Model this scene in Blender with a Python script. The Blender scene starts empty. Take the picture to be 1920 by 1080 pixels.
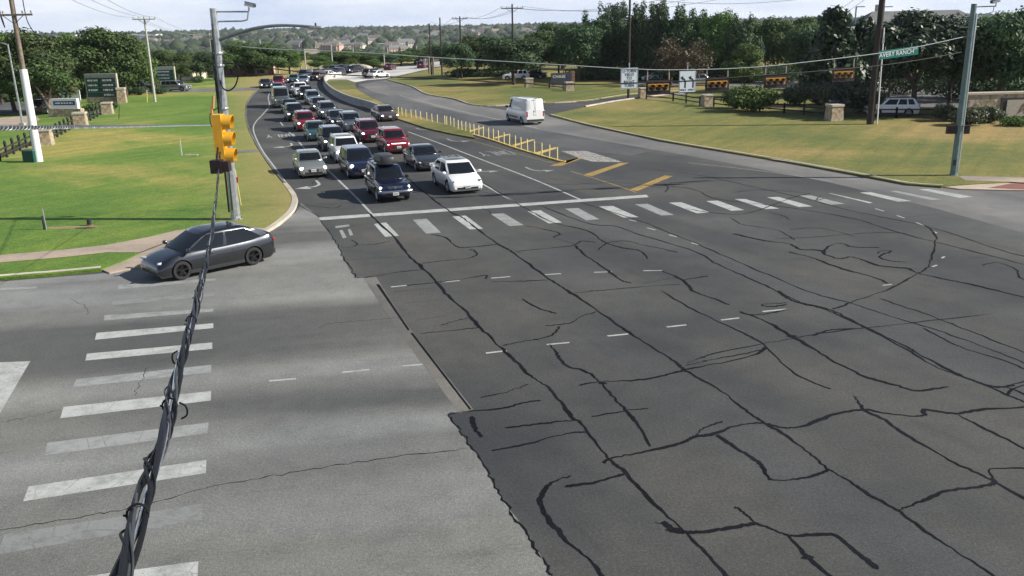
import bpy, bmesh, math, random
import numpy as np
from mathutils import Vector, Matrix, geometry
R = math.radians
random.seed(7)
# ------------------------------------------------------------------ camera, sky, sun
sc = bpy.context.scene
col = sc.collection
CAM_H = 8.8
F_PX = 1661.0
PITCH = math.atan(490 / F_PX)
ROLL = math.atan(115 / 5630.0)
cam_d = bpy.data.cameras.new('camera'); cam = bpy.data.objects.new('camera', cam_d); col.objects.link(cam)
cam_d.sensor_width = 36.0; cam_d.lens = 36.0 * F_PX / 1920; cam_d.clip_start = 0.1; cam_d.clip_end = 12000
cam.matrix_world = Matrix.Translation((0, 0, CAM_H)) @ Matrix.Rotation(R(90) - PITCH, 4, 'X') @ Matrix.Rotation(-ROLL, 4, 'Z')
sc.camera = cam
SUN_EL = R(33); SUN_AZ = R(-6)            # azimuth measured from +X towards +Y
sdir = Vector((math.cos(SUN_EL) * math.cos(SUN_AZ), math.cos(SUN_EL) * math.sin(SUN_AZ), math.sin(SUN_EL)))
sl = bpy.data.lights.new('sun', 'SUN'); sl.energy = 5.0; sl.angle = R(0.5); sl.color = (1.0, 0.955, 0.86)
so = bpy.data.objects.new('sun', sl); col.objects.link(so); so.rotation_euler = sdir.to_track_quat('Z', 'Y').to_euler()
w = bpy.data.worlds.new('World'); sc.world = w; w.use_nodes = True
nt = w.node_tree; nt.nodes.clear()
wo = nt.nodes.new('ShaderNodeOutputWorld'); bg = nt.nodes.new('ShaderNodeBackground')
sky = nt.nodes.new('ShaderNodeTexSky'); sky.sky_type = 'NISHITA'; sky.sun_disc = False
sky.sun_elevation = SUN_EL; sky.sun_rotation = R(90) - SUN_AZ; sky.dust_density = 0.4; sky.ozone_density = 2.2; sky.air_density = 1.0
tc = nt.nodes.new('ShaderNodeTexCoord'); mp = nt.nodes.new('ShaderNodeMapping'); mp.inputs['Scale'].default_value = (2.2, 2.2, 12.0)
nz = nt.nodes.new('ShaderNodeTexNoise'); nz.inputs['Scale'].default_value = 2.0; nz.inputs['Detail'].default_value = 7; nz.inputs['Roughness'].default_value = 0.6
rp = nt.nodes.new('ShaderNodeValToRGB'); rp.color_ramp.elements[0].position = 0.36; rp.color_ramp.elements[0].color = (9.0, 10.4, 13.2, 1)
rp.color_ramp.elements[1].position = 0.66; rp.color_ramp.elements[1].color = (13.6, 14.1, 15.0, 1)
sx_ = nt.nodes.new('ShaderNodeSeparateXYZ'); el = nt.nodes.new('ShaderNodeValToRGB')          # thin haze and cloud brighten the low sky
el.color_ramp.elements[0].position = 0.0; el.color_ramp.elements[0].color = (1, 1, 1, 1); el.color_ramp.elements[1].position = 0.34; el.color_ramp.elements[1].color = (0.08, 0.08, 0.08, 1)
mx = nt.nodes.new('ShaderNodeMixRGB')
nt.links.new(tc.outputs['Generated'], mp.inputs['Vector']); nt.links.new(mp.outputs[0], nz.inputs['Vector']); nt.links.new(nz.outputs['Fac'], rp.inputs['Fac'])
nt.links.new(tc.outputs['Generated'], sx_.inputs[0]); nt.links.new(sx_.outputs['Z'], el.inputs['Fac']); nt.links.new(el.outputs['Color'], mx.inputs['Fac'])
nt.links.new(sky.outputs[0], mx.inputs['Color1']); nt.links.new(rp.outputs['Color'], mx.inputs['Color2']); nt.links.new(mx.outputs[0], bg.inputs['Color'])
bg.inputs['Strength'].default_value = 0.056
nt.links.new(bg.outputs[0], wo.inputs['Surface'])
sc.render.engine = 'CYCLES'
sc.view_settings.view_transform = 'Standard'; sc.view_settings.look = 'None'; sc.view_settings.gamma = 1; sc.view_settings.exposure = 0.48

# ------------------------------------------------------------------ placing: pixel of the 1920x1080 photo -> world
_c, _s = math.cos(ROLL), math.sin(ROLL)
def ray(px, py):
    u = (px - 960) / F_PX; v = (py - 540) / F_PX
    v2 = u * _s + v * _c; u2 = u * _c - v * _s
    return u2, math.cos(PITCH) - v2 * math.sin(PITCH), -(v2 * math.cos(PITCH) + math.sin(PITCH))
def gp(px, py, z=0.0):
    a, b, d = ray(px, py); t = (CAM_H - z) / max(-d, 1e-4)
    return Vector((a * t, b * t, z))
def dp(px, py, Y):
    a, b, d = ray(px, py); t = Y / b
    return Vector((a * t, Y, CAM_H + d * t))
def z_at(px, py, Y):
    return dp(px, py, Y).z

# ------------------------------------------------------------------ materials
MATS = {}
def nodes_of(m):
    m.use_nodes = True
    return m.node_tree, m.node_tree.nodes['Principled BSDF']
def mat(name, color, rough=0.6, metal=0.0, var=0.0, scale=8.0, coat=0.0, bump=0.0, spec=None, emit=None, es=0.0, coords='Object'):
    if name in MATS: return MATS[name]
    m = bpy.data.materials.new(name); t, b = nodes_of(m)
    b.inputs['Base Color'].default_value = (*color, 1); b.inputs['Roughness'].default_value = rough
    b.inputs['Metallic'].default_value = metal; b.inputs['Coat Weight'].default_value = coat
    if coat: b.inputs['Coat Roughness'].default_value = 0.04
    if spec is not None: b.inputs['Specular IOR Level'].default_value = spec
    if emit: b.inputs['Emission Color'].default_value = (*emit, 1); b.inputs['Emission Strength'].default_value = es
    if var or bump:
        c = t.nodes.new('ShaderNodeTexCoord'); n = t.nodes.new('ShaderNodeTexNoise'); n.inputs['Scale'].default_value = scale
        n.inputs['Detail'].default_value = 6; t.links.new(c.outputs[coords], n.inputs['Vector'])
        if var:
            r = t.nodes.new('ShaderNodeValToRGB')
            lo = [max(0, x * (1 - var)) for x in color]; hi = [min(1, x * (1 + var)) for x in color]
            r.color_ramp.elements[0].position = 0.3; r.color_ramp.elements[0].color = (*lo, 1)
            r.color_ramp.elements[1].position = 0.7; r.color_ramp.elements[1].color = (*hi, 1)
            t.links.new(n.outputs['Fac'], r.inputs['Fac']); t.links.new(r.outputs['Color'], b.inputs['Base Color'])
        if bump:
            bp = t.nodes.new('ShaderNodeBump'); bp.inputs['Strength'].default_value = bump; bp.inputs['Distance'].default_value = 0.05
            t.links.new(n.outputs['Fac'], bp.inputs['Height']); t.links.new(bp.outputs['Normal'], b.inputs['Normal'])
    MATS[name] = m
    return m

class NT:
    """small node helper for the big ground materials"""
    def __init__(s, name):
        s.m = bpy.data.materials.new(name); MATS[name] = s.m; s.t, s.b = nodes_of(s.m)
        s.co = s.t.nodes.new('ShaderNodeTexCoord')
    def noise(s, scale, detail=5, rough=0.55, vec=None, dist=0.0):
        n = s.t.nodes.new('ShaderNodeTexNoise'); n.inputs['Scale'].default_value = scale; n.inputs['Detail'].default_value = detail
        n.inputs['Roughness'].default_value = rough; n.inputs['Distortion'].default_value = dist
        s.t.links.new(vec or s.co.outputs['Object'], n.inputs['Vector']); return n.outputs['Fac']
    def mapping(s, rot=0, scale=(1, 1, 1), loc=(0, 0, 0)):
        m = s.t.nodes.new('ShaderNodeMapping'); m.vector_type = 'TEXTURE'; m.inputs['Rotation'].default_value = (0, 0, rot)
        m.inputs['Scale'].default_value = scale; m.inputs['Location'].default_value = loc
        s.t.links.new(s.co.outputs['Object'], m.inputs['Vector']); return m.outputs[0]
    def ramp(s, fac, stops):
        r = s.t.nodes.new('ShaderNodeValToRGB'); e = r.color_ramp.elements
        while len(e) < len(stops): e.new(0.5)
        for i, (p, c) in enumerate(stops):
            e[i].position = p; e[i].color = (*c, 1) if len(c) == 3 else c
        s.t.links.new(fac, r.inputs['Fac']); return r.outputs['Color']
    def mix(s, a, b_, fac, mode='MIX'):
        m = s.t.nodes.new('ShaderNodeMixRGB'); m.blend_type = mode
        for inp, v in (('Color1', a), ('Color2', b_), ('Fac', fac)):
            if isinstance(v, (int, float)): m.inputs[inp].default_value = v if inp == 'Fac' else (v, v, v, 1)
            elif isinstance(v, tuple): m.inputs[inp].default_value = (*v, 1)
            else: s.t.links.new(v, m.inputs[inp])
        return m.outputs[0]
    def fin(s, colr, rough=0.85, height=None, bs=0.3, bd=0.02):
        s.t.links.new(colr, s.b.inputs['Base Color']); s.b.inputs['Roughness'].default_value = rough
        if height is not None:
            bp = s.t.nodes.new('ShaderNodeBump'); bp.inputs['Strength'].default_value = bs; bp.inputs['Distance'].default_value = bd
            s.t.links.new(height, bp.inputs['Height']); s.t.links.new(bp.outputs['Normal'], s.b.inputs['Normal'])
        return s.m

XS = R(10.5)      # heading of the cross street, from +X
MR = math.atan2(-2.52, 1.31)   # heading of the main road towards the junction
def asphalt(name, base, wear_rot, wear_amt, warm=0.0, grit=0.25, period=0.28, seed=0.0, blotch=0.22):
    n = NT(name)
    streak = n.noise(period, 2.5, 0.5, n.mapping(wear_rot, (9.0, 1.0, 1), (seed, seed, 0)), 0.2)
    blot = n.noise(0.11, 4, 0.55, n.mapping(0, (1, 1, 1), (seed * 3, 5, 0)))
    fine = n.noise(46, 2, 0.8); stone = n.noise(15, 4, 0.8); mid = n.noise(1.3, 7, 0.72)
    drip = n.noise(0.8, 5, 0.7, n.mapping(wear_rot, (5.0, 1.0, 1), (seed + 4, 0, 0)))
    g = lambda k: tuple(x * k for x in base)
    wv = (base[0] * (1 + warm), base[1] * (1 + warm * 0.6), base[2])
    c = n.ramp(streak, [(0.38, g(1 - wear_amt)), (0.5, wv), (0.62, g(1 + wear_amt))])
    c = n.mix(c, n.ramp(blot, [(0.36, (1 - blotch * 1.15, 1 - blotch, 1 - blotch * .8)), (0.64, (1 + blotch * 1.1, 1 + blotch, 1 + blotch * .75))]), 0.9, 'MULTIPLY')
    c = n.mix(c, n.ramp(fine, [(0.30, (1 - grit * 1.7,) * 3), (0.5, (1, 1, 1)), (0.70, (1 + grit * 1.9,) * 3)]), 0.95, 'MULTIPLY')
    c = n.mix(c, n.ramp(stone, [(0.30, (1 - grit * 1.1,) * 3), (0.52, (1, 1, 1)), (0.72, (1 + grit * 1.5,) * 3)]), 0.9, 'MULTIPLY')
    c = n.mix(c, n.ramp(mid, [(0.28, (0.80,) * 3), (0.5, (1, 1, 1)), (0.75, (1.16,) * 3)]), 0.9, 'MULTIPLY')
    c = n.mix(c, n.ramp(drip, [(0.26, (0.72, 0.72, 0.73)), (0.42, (1, 1, 1))]), 0.9, 'MULTIPLY')
    return n.fin(c, 0.86, stone, 0.6, 0.015)
asphalt('asphalt_dark', (0.056, 0.0575, 0.059), MR, 0.17, 0.14, 0.36, 0.22, 3, .36)
asphalt('asphalt_light', (0.155, 0.157, 0.152), XS, 0.44, 0.05, 0.28, 0.22, 2.0, .14)
asphalt('asphalt_grey', (0.15, 0.147, 0.145), R(110), 0.14, 0.05, 0.22, 0.3, 9)
asphalt('asphalt_outbound', (0.085, 0.087, 0.092), R(110), 0.16, 0.03, 0.25, 0.3, 12)
asphalt('asphalt_far_glare', (0.50, 0.48, 0.46), R(40), 0.12, 0.03, 0.1, 0.1, 12)  # sun glare on the far road is put into this pale base colour
asphalt('crack_tar', (0.0085, 0.0095, 0.0135), 0, 0.3, 0, 0.4, 0.8, 1)
MATS['crack_tar'].node_tree.nodes['Principled BSDF'].inputs['Specular IOR Level'].default_value = 0.12
asphalt('concrete', (0.40, 0.32, 0.255), XS, 0.12, 0.04, 0.15, 0.3, 4)
asphalt('kerb_concrete', (0.46, 0.41, 0.34), XS, 0.15, 0.04, 0.15, 0.3, 6)
asphalt('trench_concrete', (0.125, 0.121, 0.114), MR, 0.2, 0.04, 0.2, 0.3, 7)
asphalt('red_ramp', (0.26, 0.10, 0.08), XS, 0.15, 0.0, 0.1, 0.3, 7)
def lawn(name, a, b_, c_, seed, edge=None):
    n = NT(name)
    big = n.noise(0.045, 5, 0.6, n.mapping(0, (1, 1, 1), (seed, 0, 0)), 0.6)
    st = n.noise(0.7, 4, 0.6, n.mapping(R(58), (14.0, 1.0, 1), (seed, 3, 0)), 0.3); clump = n.noise(4.5, 4, 0.75)
    mid = n.noise(0.8, 6, 0.7); fine = n.noise(14, 3, 0.75)
    cc = n.ramp(big, [(0.38, a), (0.52, b_), (0.63, c_)])
    cc = n.mix(cc, n.ramp(st, [(0.35, (0.78, 0.86, 0.75)), (0.62, (1.25, 1.1, 1.1))]), 0.85, 'MULTIPLY')
    cc = n.mix(cc, n.ramp(mid, [(0.3, (0.8, 0.84, 0.8)), (0.7, (1.2, 1.12, 1.1))]), 0.9, 'MULTIPLY')
    cc = n.mix(cc, n.ramp(fine, [(0.3, (0.45, 0.48, 0.45)), (0.7, (1.5, 1.45, 1.4))]), 0.85, 'MULTIPLY')
    cc = n.mix(cc, n.ramp(clump, [(0.3, (0.68, 0.74, 0.66)), (0.52, (1, 1, 1)), (0.72, (1.35, 1.22, 1.15))]), 0.9, 'MULTIPLY')
    if edge:      # drier strip along the kerb
        vm = n.t.nodes.new('ShaderNodeVectorMath'); vm.operation = 'DOT_PRODUCT'; n.t.links.new(n.co.outputs['Object'], vm.inputs[0]); vm.inputs[1].default_value = edge[0]
        ad = n.t.nodes.new('ShaderNodeMath'); ad.operation = 'MULTIPLY_ADD'; n.t.links.new(mid, ad.inputs[0]); ad.inputs[1].default_value = 5.0; n.t.links.new(vm.outputs['Value'], ad.inputs[2])
        mr = n.t.nodes.new('ShaderNodeMapRange'); n.t.links.new(ad.outputs[0], mr.inputs['Value']); mr.inputs['From Min'].default_value = edge[1]; mr.inputs['From Max'].default_value = edge[2]
        dry = n.mix((0.30, 0.25, 0.085), n.ramp(fine, [(0.3, (0.6, 0.62, 0.6)), (0.7, (1.35, 1.32, 1.3))]), 0.75, 'MULTIPLY')
        cc = n.mix(cc, dry, mr.outputs[0])
    return n.fin(cc, 0.95, fine, 0.8, 0.06)
lawn('lawn_green', (0.080, 0.180, 0.016), (0.135, 0.228, 0.030), (0.32, 0.30, 0.08), 2.0, ((1, .3, 0), -0.6, 5.4))
lawn('lawn_dry', (0.11, 0.14, 0.03), (0.185, 0.185, 0.048), (0.28, 0.225, 0.085), 8.0)
lawn('lawn_median', (0.10, 0.12, 0.032), (0.18, 0.175, 0.05), (0.28, 0.23, 0.09), 5.0)
lawn('terrain_green', (0.035, 0.065, 0.018), (0.06, 0.09, 0.025), (0.16, 0.15, 0.07), 3.0)
def paint_line(name, base, wear):
    n = NT(name)
    a = n.noise(1.6, 7, 0.78); f = n.noise(40, 2, 0.7); ch = n.noise(7.0, 6, 0.8)
    v = n.t.nodes.new('ShaderNodeTexVoronoi'); v.feature = 'DISTANCE_TO_EDGE'; v.inputs['Scale'].default_value = 1.1; n.t.links.new(n.co.outputs['Object'], v.inputs['Vector'])
    road = (0.085, 0.087, 0.086)
    c = n.ramp(a, [(0.30 + 0.12 * wear, tuple(x * (1 - 0.45 * wear) * 0.8 for x in base)), (0.42 + 0.25 * wear, base)])
    c = n.mix(c, n.ramp(f, [(0.3, (0.72,) * 3), (0.7, (1.15,) * 3)]), 0.85, 'MULTIPLY')
    c = n.mix(road, c, n.ramp(ch, [(0.27 + .10 * wear, (0.15,) * 3), (0.36 + .13 * wear, (1, 1, 1))]))
    c = n.mix(road, c, n.mix((1, 1, 1), n.ramp(v.outputs['Distance'], [(0.004, (0.45,) * 3), (0.014, (1, 1, 1))]), n.ramp(a, [(0.44, (0, 0, 0)), (0.56, (1, 1, 1))])))
    return n.fin(c, 0.8)
paint_line('line_white', (0.46, 0.47, 0.455), 0.5)
paint_line('line_grey', (0.31, 0.32, 0.315), 0.45)
paint_line('line_faint', (0.235, 0.24, 0.236), 0.4)
paint_line('line_yellow', (0.42, 0.27, 0.07), 0.6)
paint_line('line_yellow_bright', (0.60, 0.44, 0.13), 0.4)

# ------------------------------------------------------------------ object helpers
def tag(o, label=None, cat=None, group=None, kind=None):
    if label: o['label'] = label
    if cat: o['category'] = cat
    if group: o['group'] = group
    if kind: o['kind'] = kind
    return o
def empty(name, loc=(0, 0, 0), rz=0.0, label=None, cat=None, group=None):
    o = bpy.data.objects.new(name, None); col.objects.link(o); o.location = loc; o.rotation_euler = (0, 0, rz); o.empty_display_size = 0.2
    return tag(o, label, cat, group)
def copy_tree(o, parent=None):
    c = o.copy(); col.objects.link(c)
    if parent is not None: c.parent = parent
    for ch in list(o.children): copy_tree(ch, c)
    return c
class MB:
    def __init__(s): s.v = []; s.f = []; s.mi = []; s.cur = 0
    def add(s, vs, fs, mi=None):
        n = len(s.v); s.v.extend([tuple(p) for p in vs]); s.f.extend([tuple(i + n for i in f) for f in fs])
        s.mi.extend([s.cur if mi is None else mi] * len(fs))
    def box(s, c, size, rz=0.0, rx=0.0, ry=0.0, taper=1.0):
        M = Matrix.Rotation(rz, 3, 'Z') @ Matrix.Rotation(ry, 3, 'Y') @ Matrix.Rotation(rx, 3, 'X'); c = Vector(c)
        a, b, h = size[0] / 2, size[1] / 2, size[2] / 2
        vs = []
        for z, k in ((-h, 1.0), (h, taper)):
            for x, y in ((-a, -b), (a, -b), (a, b), (-a, b)): vs.append(c + M @ Vector((x * k, y * k, z)))
        s.add(vs, [(3, 2, 1, 0), (4, 5, 6, 7), (0, 1, 5, 4), (1, 2, 6, 5), (2, 3, 7, 6), (3, 0, 4, 7)])
    def tube(s, pts, rad, n=8, cap=True):
        pts = [Vector(p) for p in pts]; rads = rad if isinstance(rad, (list, tuple)) else [rad] * len(pts)
        vs = []; up = None
        for i, p in enumerate(pts):
            d = (pts[min(i + 1, len(pts) - 1)] - pts[max(i - 1, 0)]).normalized()
            if up is None: up = Vector((0, 0, 1)) if abs(d.z) < 0.9 else Vector((1, 0, 0))
            a = d.cross(up); a = a.normalized() if a.length > 1e-6 else Vector((1, 0, 0)); b = a.cross(d).normalized(); up = b
            for k in range(n):
                t = 2 * math.pi * k / n; vs.append(p + (a * math.cos(t) + b * math.sin(t)) * rads[i])
        fs = []
        for i in range(len(pts) - 1):
            for k in range(n):
                k2 = (k + 1) % n; fs.append((i * n + k, i * n + k2, (i + 1) * n + k2, (i + 1) * n + k))
        if cap: fs.append(tuple(range(n - 1, -1, -1))); fs.append(tuple(range((len(pts) - 1) * n, len(pts) * n)))
        s.add(vs, fs)
    def lathe(s, prof, c=(0, 0, 0), axis='Z', n=20):
        c = Vector(c); vs = []
        for r, h in prof:
            for k in range(n):
                t = 2 * math.pi * k / n; a, b = r * math.cos(t), r * math.sin(t)
                vs.append(c + (Vector((a, b, h)) if axis == 'Z' else Vector((a, h, b)) if axis == 'Y' else Vector((h, a, b))))
        fs = []
        for i in range(len(prof) - 1):
            for k in range(n):
                k2 = (k + 1) % n; fs.append((i * n + k, i * n + k2, (i + 1) * n + k2, (i + 1) * n + k))
        s.add(vs, fs)
    def ball(s, c, r, n=10, m=7, sq=1.0, M=None):
        c = Vector(c); rx, ry, rz = r if isinstance(r, (tuple, list)) else (r, r, r); vs = []
        sg = lambda x: math.copysign(abs(x) ** sq, x)
        for i in range(m + 1):
            ph = math.pi * i / m
            for k in range(n):
                t = 2 * math.pi * k / n
                p = Vector((rx * sg(math.sin(ph)) * sg(math.cos(t)), ry * sg(math.sin(ph)) * sg(math.sin(t)), rz * sg(math.cos(ph))))
                vs.append(c + (M @ p if M else p))
        fs = [(i * n + k, (i + 1) * n + k, (i + 1) * n + (k + 1) % n, i * n + (k + 1) % n) for i in range(m) for k in range(n)]
        s.add(vs, fs)
    def poly(s, pts):
        pts = [Vector(p) for p in pts]; tr = geometry.tessellate_polygon([pts])
        fs = []
        for a, b, c in tr:
            nrm = (pts[b] - pts[a]).cross(pts[c] - pts[a])
            fs.append((a, b, c) if nrm.z >= 0 else (a, c, b))
        s.add(pts, fs)
    def slab(s, pts, z0, z1):
        s.poly([(p[0], p[1], z1) for p in pts]); n = len(pts)
        vs = [(p[0], p[1], z1) for p in pts] + [(p[0], p[1], z0) for p in pts]
        ar = sum(pts[i][0] * pts[(i + 1) % n][1] - pts[(i + 1) % n][0] * pts[i][1] for i in range(n))
        fs = [(i, i + n, (i + 1) % n + n, (i + 1) % n) for i in range(n)]
        if ar < 0: fs = [tuple(reversed(f)) for f in fs]
        s.add(vs, fs)
    def ribbon(s, pts, width, z=None):
        pts = [Vector(p) for p in pts]; n = len(pts); vs = []
        ws = width if isinstance(width, (list, tuple)) else [width] * n
        for i, p in enumerate(pts):
            d = pts[min(i + 1, n - 1)] - pts[max(i - 1, 0)]; d.z = 0; d.normalize(); q = Vector((-d.y, d.x, 0)) * ws[i] / 2
            zz = p.z if z is None else z
            vs += [(p.x - q.x, p.y - q.y, zz), (p.x + q.x, p.y + q.y, zz)]
        s.add(vs, [(2 * i, 2 * i + 2, 2 * i + 3, 2 * i + 1) for i in range(n - 1)])
    def build(s, name, m, parent=None, smooth=False, sharp=40, label=None):
        used = sorted({i for f in s.f for i in f})          # compact: drop vertices no face uses
        if len(used) < len(s.v):
            mp_ = {o_: n_ for n_, o_ in enumerate(used)}; vv = [s.v[i] for i in used]; ff = [tuple(mp_[i] for i in f) for f in s.f]
        else: vv, ff = s.v, s.f
        me = bpy.data.meshes.new(name); me.from_pydata(vv, [], ff)
        ms = m if isinstance(m, (list, tuple)) else [m]
        for x in ms: me.materials.append(MATS[x] if isinstance(x, str) else x)
        if len(ms) > 1: me.polygons.foreach_set('material_index', s.mi)
        if smooth:
            me.polygons.foreach_set('use_smooth', [True] * len(me.polygons)); me.set_sharp_from_angle(angle=R(sharp))
        me.update(); o = bpy.data.objects.new(name, me); col.objects.link(o)
        if parent is not None: o.parent = parent
        if label: o['label'] = label
        return o
def smooth_line(pts, n=6):
    """Catmull-Rom through 2-D/3-D points"""
    P = [Vector(p) for p in pts]
    if len(P) < 3: return P
    out = []
    for i in range(len(P) - 1):
        a = P[max(i - 1, 0)]; b = P[i]; c = P[i + 1]; d = P[min(i + 2, len(P) - 1)]
        for k in range(n):
            t = k / n
            out.append(0.5 * ((2 * b) + (c - a) * t + (2 * a - 5 * b + 4 * c - d) * t * t + (3 * b - a - 3 * c + d) * t ** 3))
    out.append(P[-1]); return out
def GP(pts, z=0.0): return [gp(x, y, z) for x, y in pts]
def struct(o): o['kind'] = 'structure'; return o

# ------------------------------------------------------------------ terrain and roads
def terrain_z(x, y):
    r = math.hypot(x, y)
    if r < 270: return -0.06
    def ss(a, b, v): t = min(1, max(0, (v - a) / (b - a))); return t * t * (3 - 2 * t)
    z = -0.06 - 26 * ss(270, 560, r) + 19 * ss(620, 2300, r) + 9.5 * ss(1500, 3000, r)
    if r > 600: z += 2.0 * math.sin(x * 0.004 + 1) * math.cos(y * 0.003)
    return z
mb = MB(); rs = [0, 120, 200, 270] + [270 + 20 * i for i in range(1, 18)] + [640 + 70 * i for i in range(35)] + [3200, 3400]
nA = 90; vs = []
for r in rs:
    for k in range(nA): a = 2 * math.pi * k / nA; x, y = r * math.sin(a), r * math.cos(a); vs.append((x, y, terrain_z(x, y)))
mb.add(vs, [(i * nA + k, i * nA + (k + 1) % nA, (i + 1) * nA + (k + 1) % nA, (i + 1) * nA + k) for i in range(len(rs) - 1) for k in range(nA)])
mb.f = [tuple(reversed(f)) for f in mb.f]
struct(mb.build('ground', 'terrain_green', smooth=True))

mb = MB(); mb.poly([(-60, -25, 0), (70, -25, 0), (95, 100, 0), (60, 262, 0), (-75, 262, 0), (-75, 150, 0), (-60, 60, 0)]); struct(mb.build('road', 'asphalt_dark'))
# cross street: older, lighter asphalt
edge = [(598, 408), (612, 430), (628, 452), (645, 485), (655, 505), (668, 521), (685, 522), (720, 570), (760, 622), (800, 680), (840, 740), (868, 772), (840, 776), (868, 815), (905, 868), (935, 925), (970, 975), (1005, 1030), (1035, 1080)]
jg = []
for i, p in enumerate(smooth_line([gp(*q) for q in edge], 5)):
    jg.append((p.x + random.uniform(-.018, .018), p.y + random.uniform(-.018, .018)))
tail = gp(1180, 1330); L = [(q.x, q.y) for q in GP([(565, 380), (555, 398), (530, 416), (495, 436), (300, 492), (200, 512), (0, 528)])]
poly = jg + [(tail.x, tail.y), (1.5, -25), (-60, -25), (-60, 22)] + [(x, y) for x, y in reversed(L)]
mb = MB(); mb.poly([(x, y, 0.0015) for x, y in poly]); struct(mb.build('cross_street', 'asphalt_light'))
# outbound carriageway
inner = [(672, 158), (700, 172), (740, 182), (800, 197), (900, 220), (1010, 243), (1120, 262), (1230, 281), (1400, 312), (1560, 343), (1740, 387), (1920, 437), (2100, 490)]
outer = [(2100, 395), (1920, 350), (1780, 352), (1700, 347), (1600, 327), (1450, 299), (1240, 264), (1100, 234), (1030, 216), (960, 208), (900, 199), (850, 186), (800, 177), (770, 162), (725, 150)]
mb = MB(); mb.poly(GP(inner + outer, 0.0016)); struct(mb.build('outbound_lane', 'asphalt_grey'))
mb = MB(); mb.poly(GP([(672, 158), (700, 172), (740, 182), (800, 197), (900, 220), (1010, 243), (1120, 262), (1230, 281), (1180, 292), (1110, 283), (1040, 276), (960, 258), (880, 240), (800, 222), (740, 203), (700, 184), (672, 168)], 0.0016)); struct(mb.build('outbound_inner_lane', 'asphalt_outbound'))
mb = MB(); mb.poly(GP([(600, 147), (640, 141), (700, 131), (760, 123), (800, 117.5), (826, 115), (826, 124), (800, 130), (760, 139), (725, 147), (690, 150), (666, 154), (650, 149), (618, 149)], 0.0035)); struct(mb.build('far_road', 'asphalt_far_glare'))

def raised(name, m, pts, z=0.11):
    mb = MB(); mb.slab([(p.x, p.y) for p in GP(pts, z)], -0.05, z); return struct(mb.build(name, m))
ledge = [(508, 428), (530, 412), (547, 393), (551, 374), (541, 356), (521, 333), (500, 305), (480, 274), (465, 243), (459, 215), (463, 191), (482, 167), (505, 150), (540, 143), (580, 139.5), (625, 137), (700, 127), (780, 116)]
raised('lawn', 'lawn_green', [(-420, 530), (0, 492), (120, 482), (200, 473), (275, 462), (330, 446), (420, 440), (508, 428)] + ledge[1:] + [(700, 112), (500, 112), (200, 116), (-400, 125), (-900, 200)])
raised('verge', 'lawn_green', [(-420, 558), (-400, 530), (0, 492.5), (120, 482.5), (200, 473.5), (262, 473), (232, 488), (190, 504), (100, 513), (0, 521)], 0.105)
redge = [(1030, 215), (1100, 233), (1240, 263), (1450, 298), (1600, 325), (1700, 344), (1765, 349), (1830, 344), (1890, 341), (1960, 338), (2500, 350)]
raised('bank', 'lawn_dry', redge + [(2500, 120), (1900, 92), (1500, 110), (1300, 150), (1290, 176), (1180, 187), (1095, 201)], 0.11)
raised('far_bank', 'lawn_dry', [(725, 149), (770, 161), (800, 176), (850, 185), (900, 198), (1000, 194), (1095, 189), (1180, 177), (1292, 169), (1500, 158), (1500, 104), (1100, 100), (850, 112), (826, 125), (780, 136)], 0.10)
raised('median', 'lawn_median', [(612, 152), (609, 158), (620, 174), (650, 189), (705, 209), (745, 222), (800, 240), (845, 250), (890, 258), (880, 242), (800, 222.5), (740, 203.5), (700, 184.5), (670, 168), (666, 158), (666, 154.5), (650, 149.5), (620, 149.5)], 0.11)
# footpaths and paved aprons
def sheet(name, m, pts, z):
    mb = MB(); mb.poly(GP(pts, z)); return struct(mb.build(name, m))
sheet('footpath', 'concrete', [(-420, 515), (0, 478), (120, 468), (200, 459), (280, 444), (330, 432), (400, 424), (505, 428), (500, 433), (420, 440), (330, 447), (262, 473), (200, 473), (120, 482), (0, 492), (-420, 531)], 0.118)
raised('kerb_ramp', 'concrete', [(262, 474), (330, 447.5), (420, 441), (500, 434), (486, 440), (400, 463), (300, 492), (205, 511), (190, 504.5), (232, 488.5)], 0.06)
sheet('footpath_across', 'concrete', [(1797, 330), (1860, 331), (1920, 333), (2300, 345), (2300, 362), (1960, 345), (1890, 340.5), (1810, 338)], 0.118)
raised('corner_apron', 'concrete', [(1770, 350), (1830, 344.5), (1890, 341.5), (1960, 339), (2400, 352), (2400, 380), (1960, 357), (1880, 356), (1800, 354)], 0.06)
sheet('tactile_ramp', 'red_ramp', [(1853, 352), (1895, 344), (1960, 341), (1990, 352), (1920, 355)], 0.068)
sheet('parking_lot_far', 'asphalt_grey', [(1300, 160), (1500, 168), (1700, 200), (1960, 215), (2300, 215), (2300, 165), (1960, 150), (1500, 135), (1300, 140), (1180, 146), (1175, 158)], 0.118)
sheet('parking_lot', 'asphalt_outbound', [(-300, 190), (0, 192), (60, 192), (92, 206), (60, 214), (0, 217), (-300, 250)], 0.118)
sheet('parking_lot_path', 'concrete', [(-300, 262), (0, 221), (66, 216), (75, 224), (60, 233), (0, 240), (-300, 280)], 0.118)
sheet('side_drive', 'asphalt_grey', [(250, 171), (330, 167), (430, 165), (484, 164), (482, 169), (430, 171), (330, 173), (262, 176)], 0.118)
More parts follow.
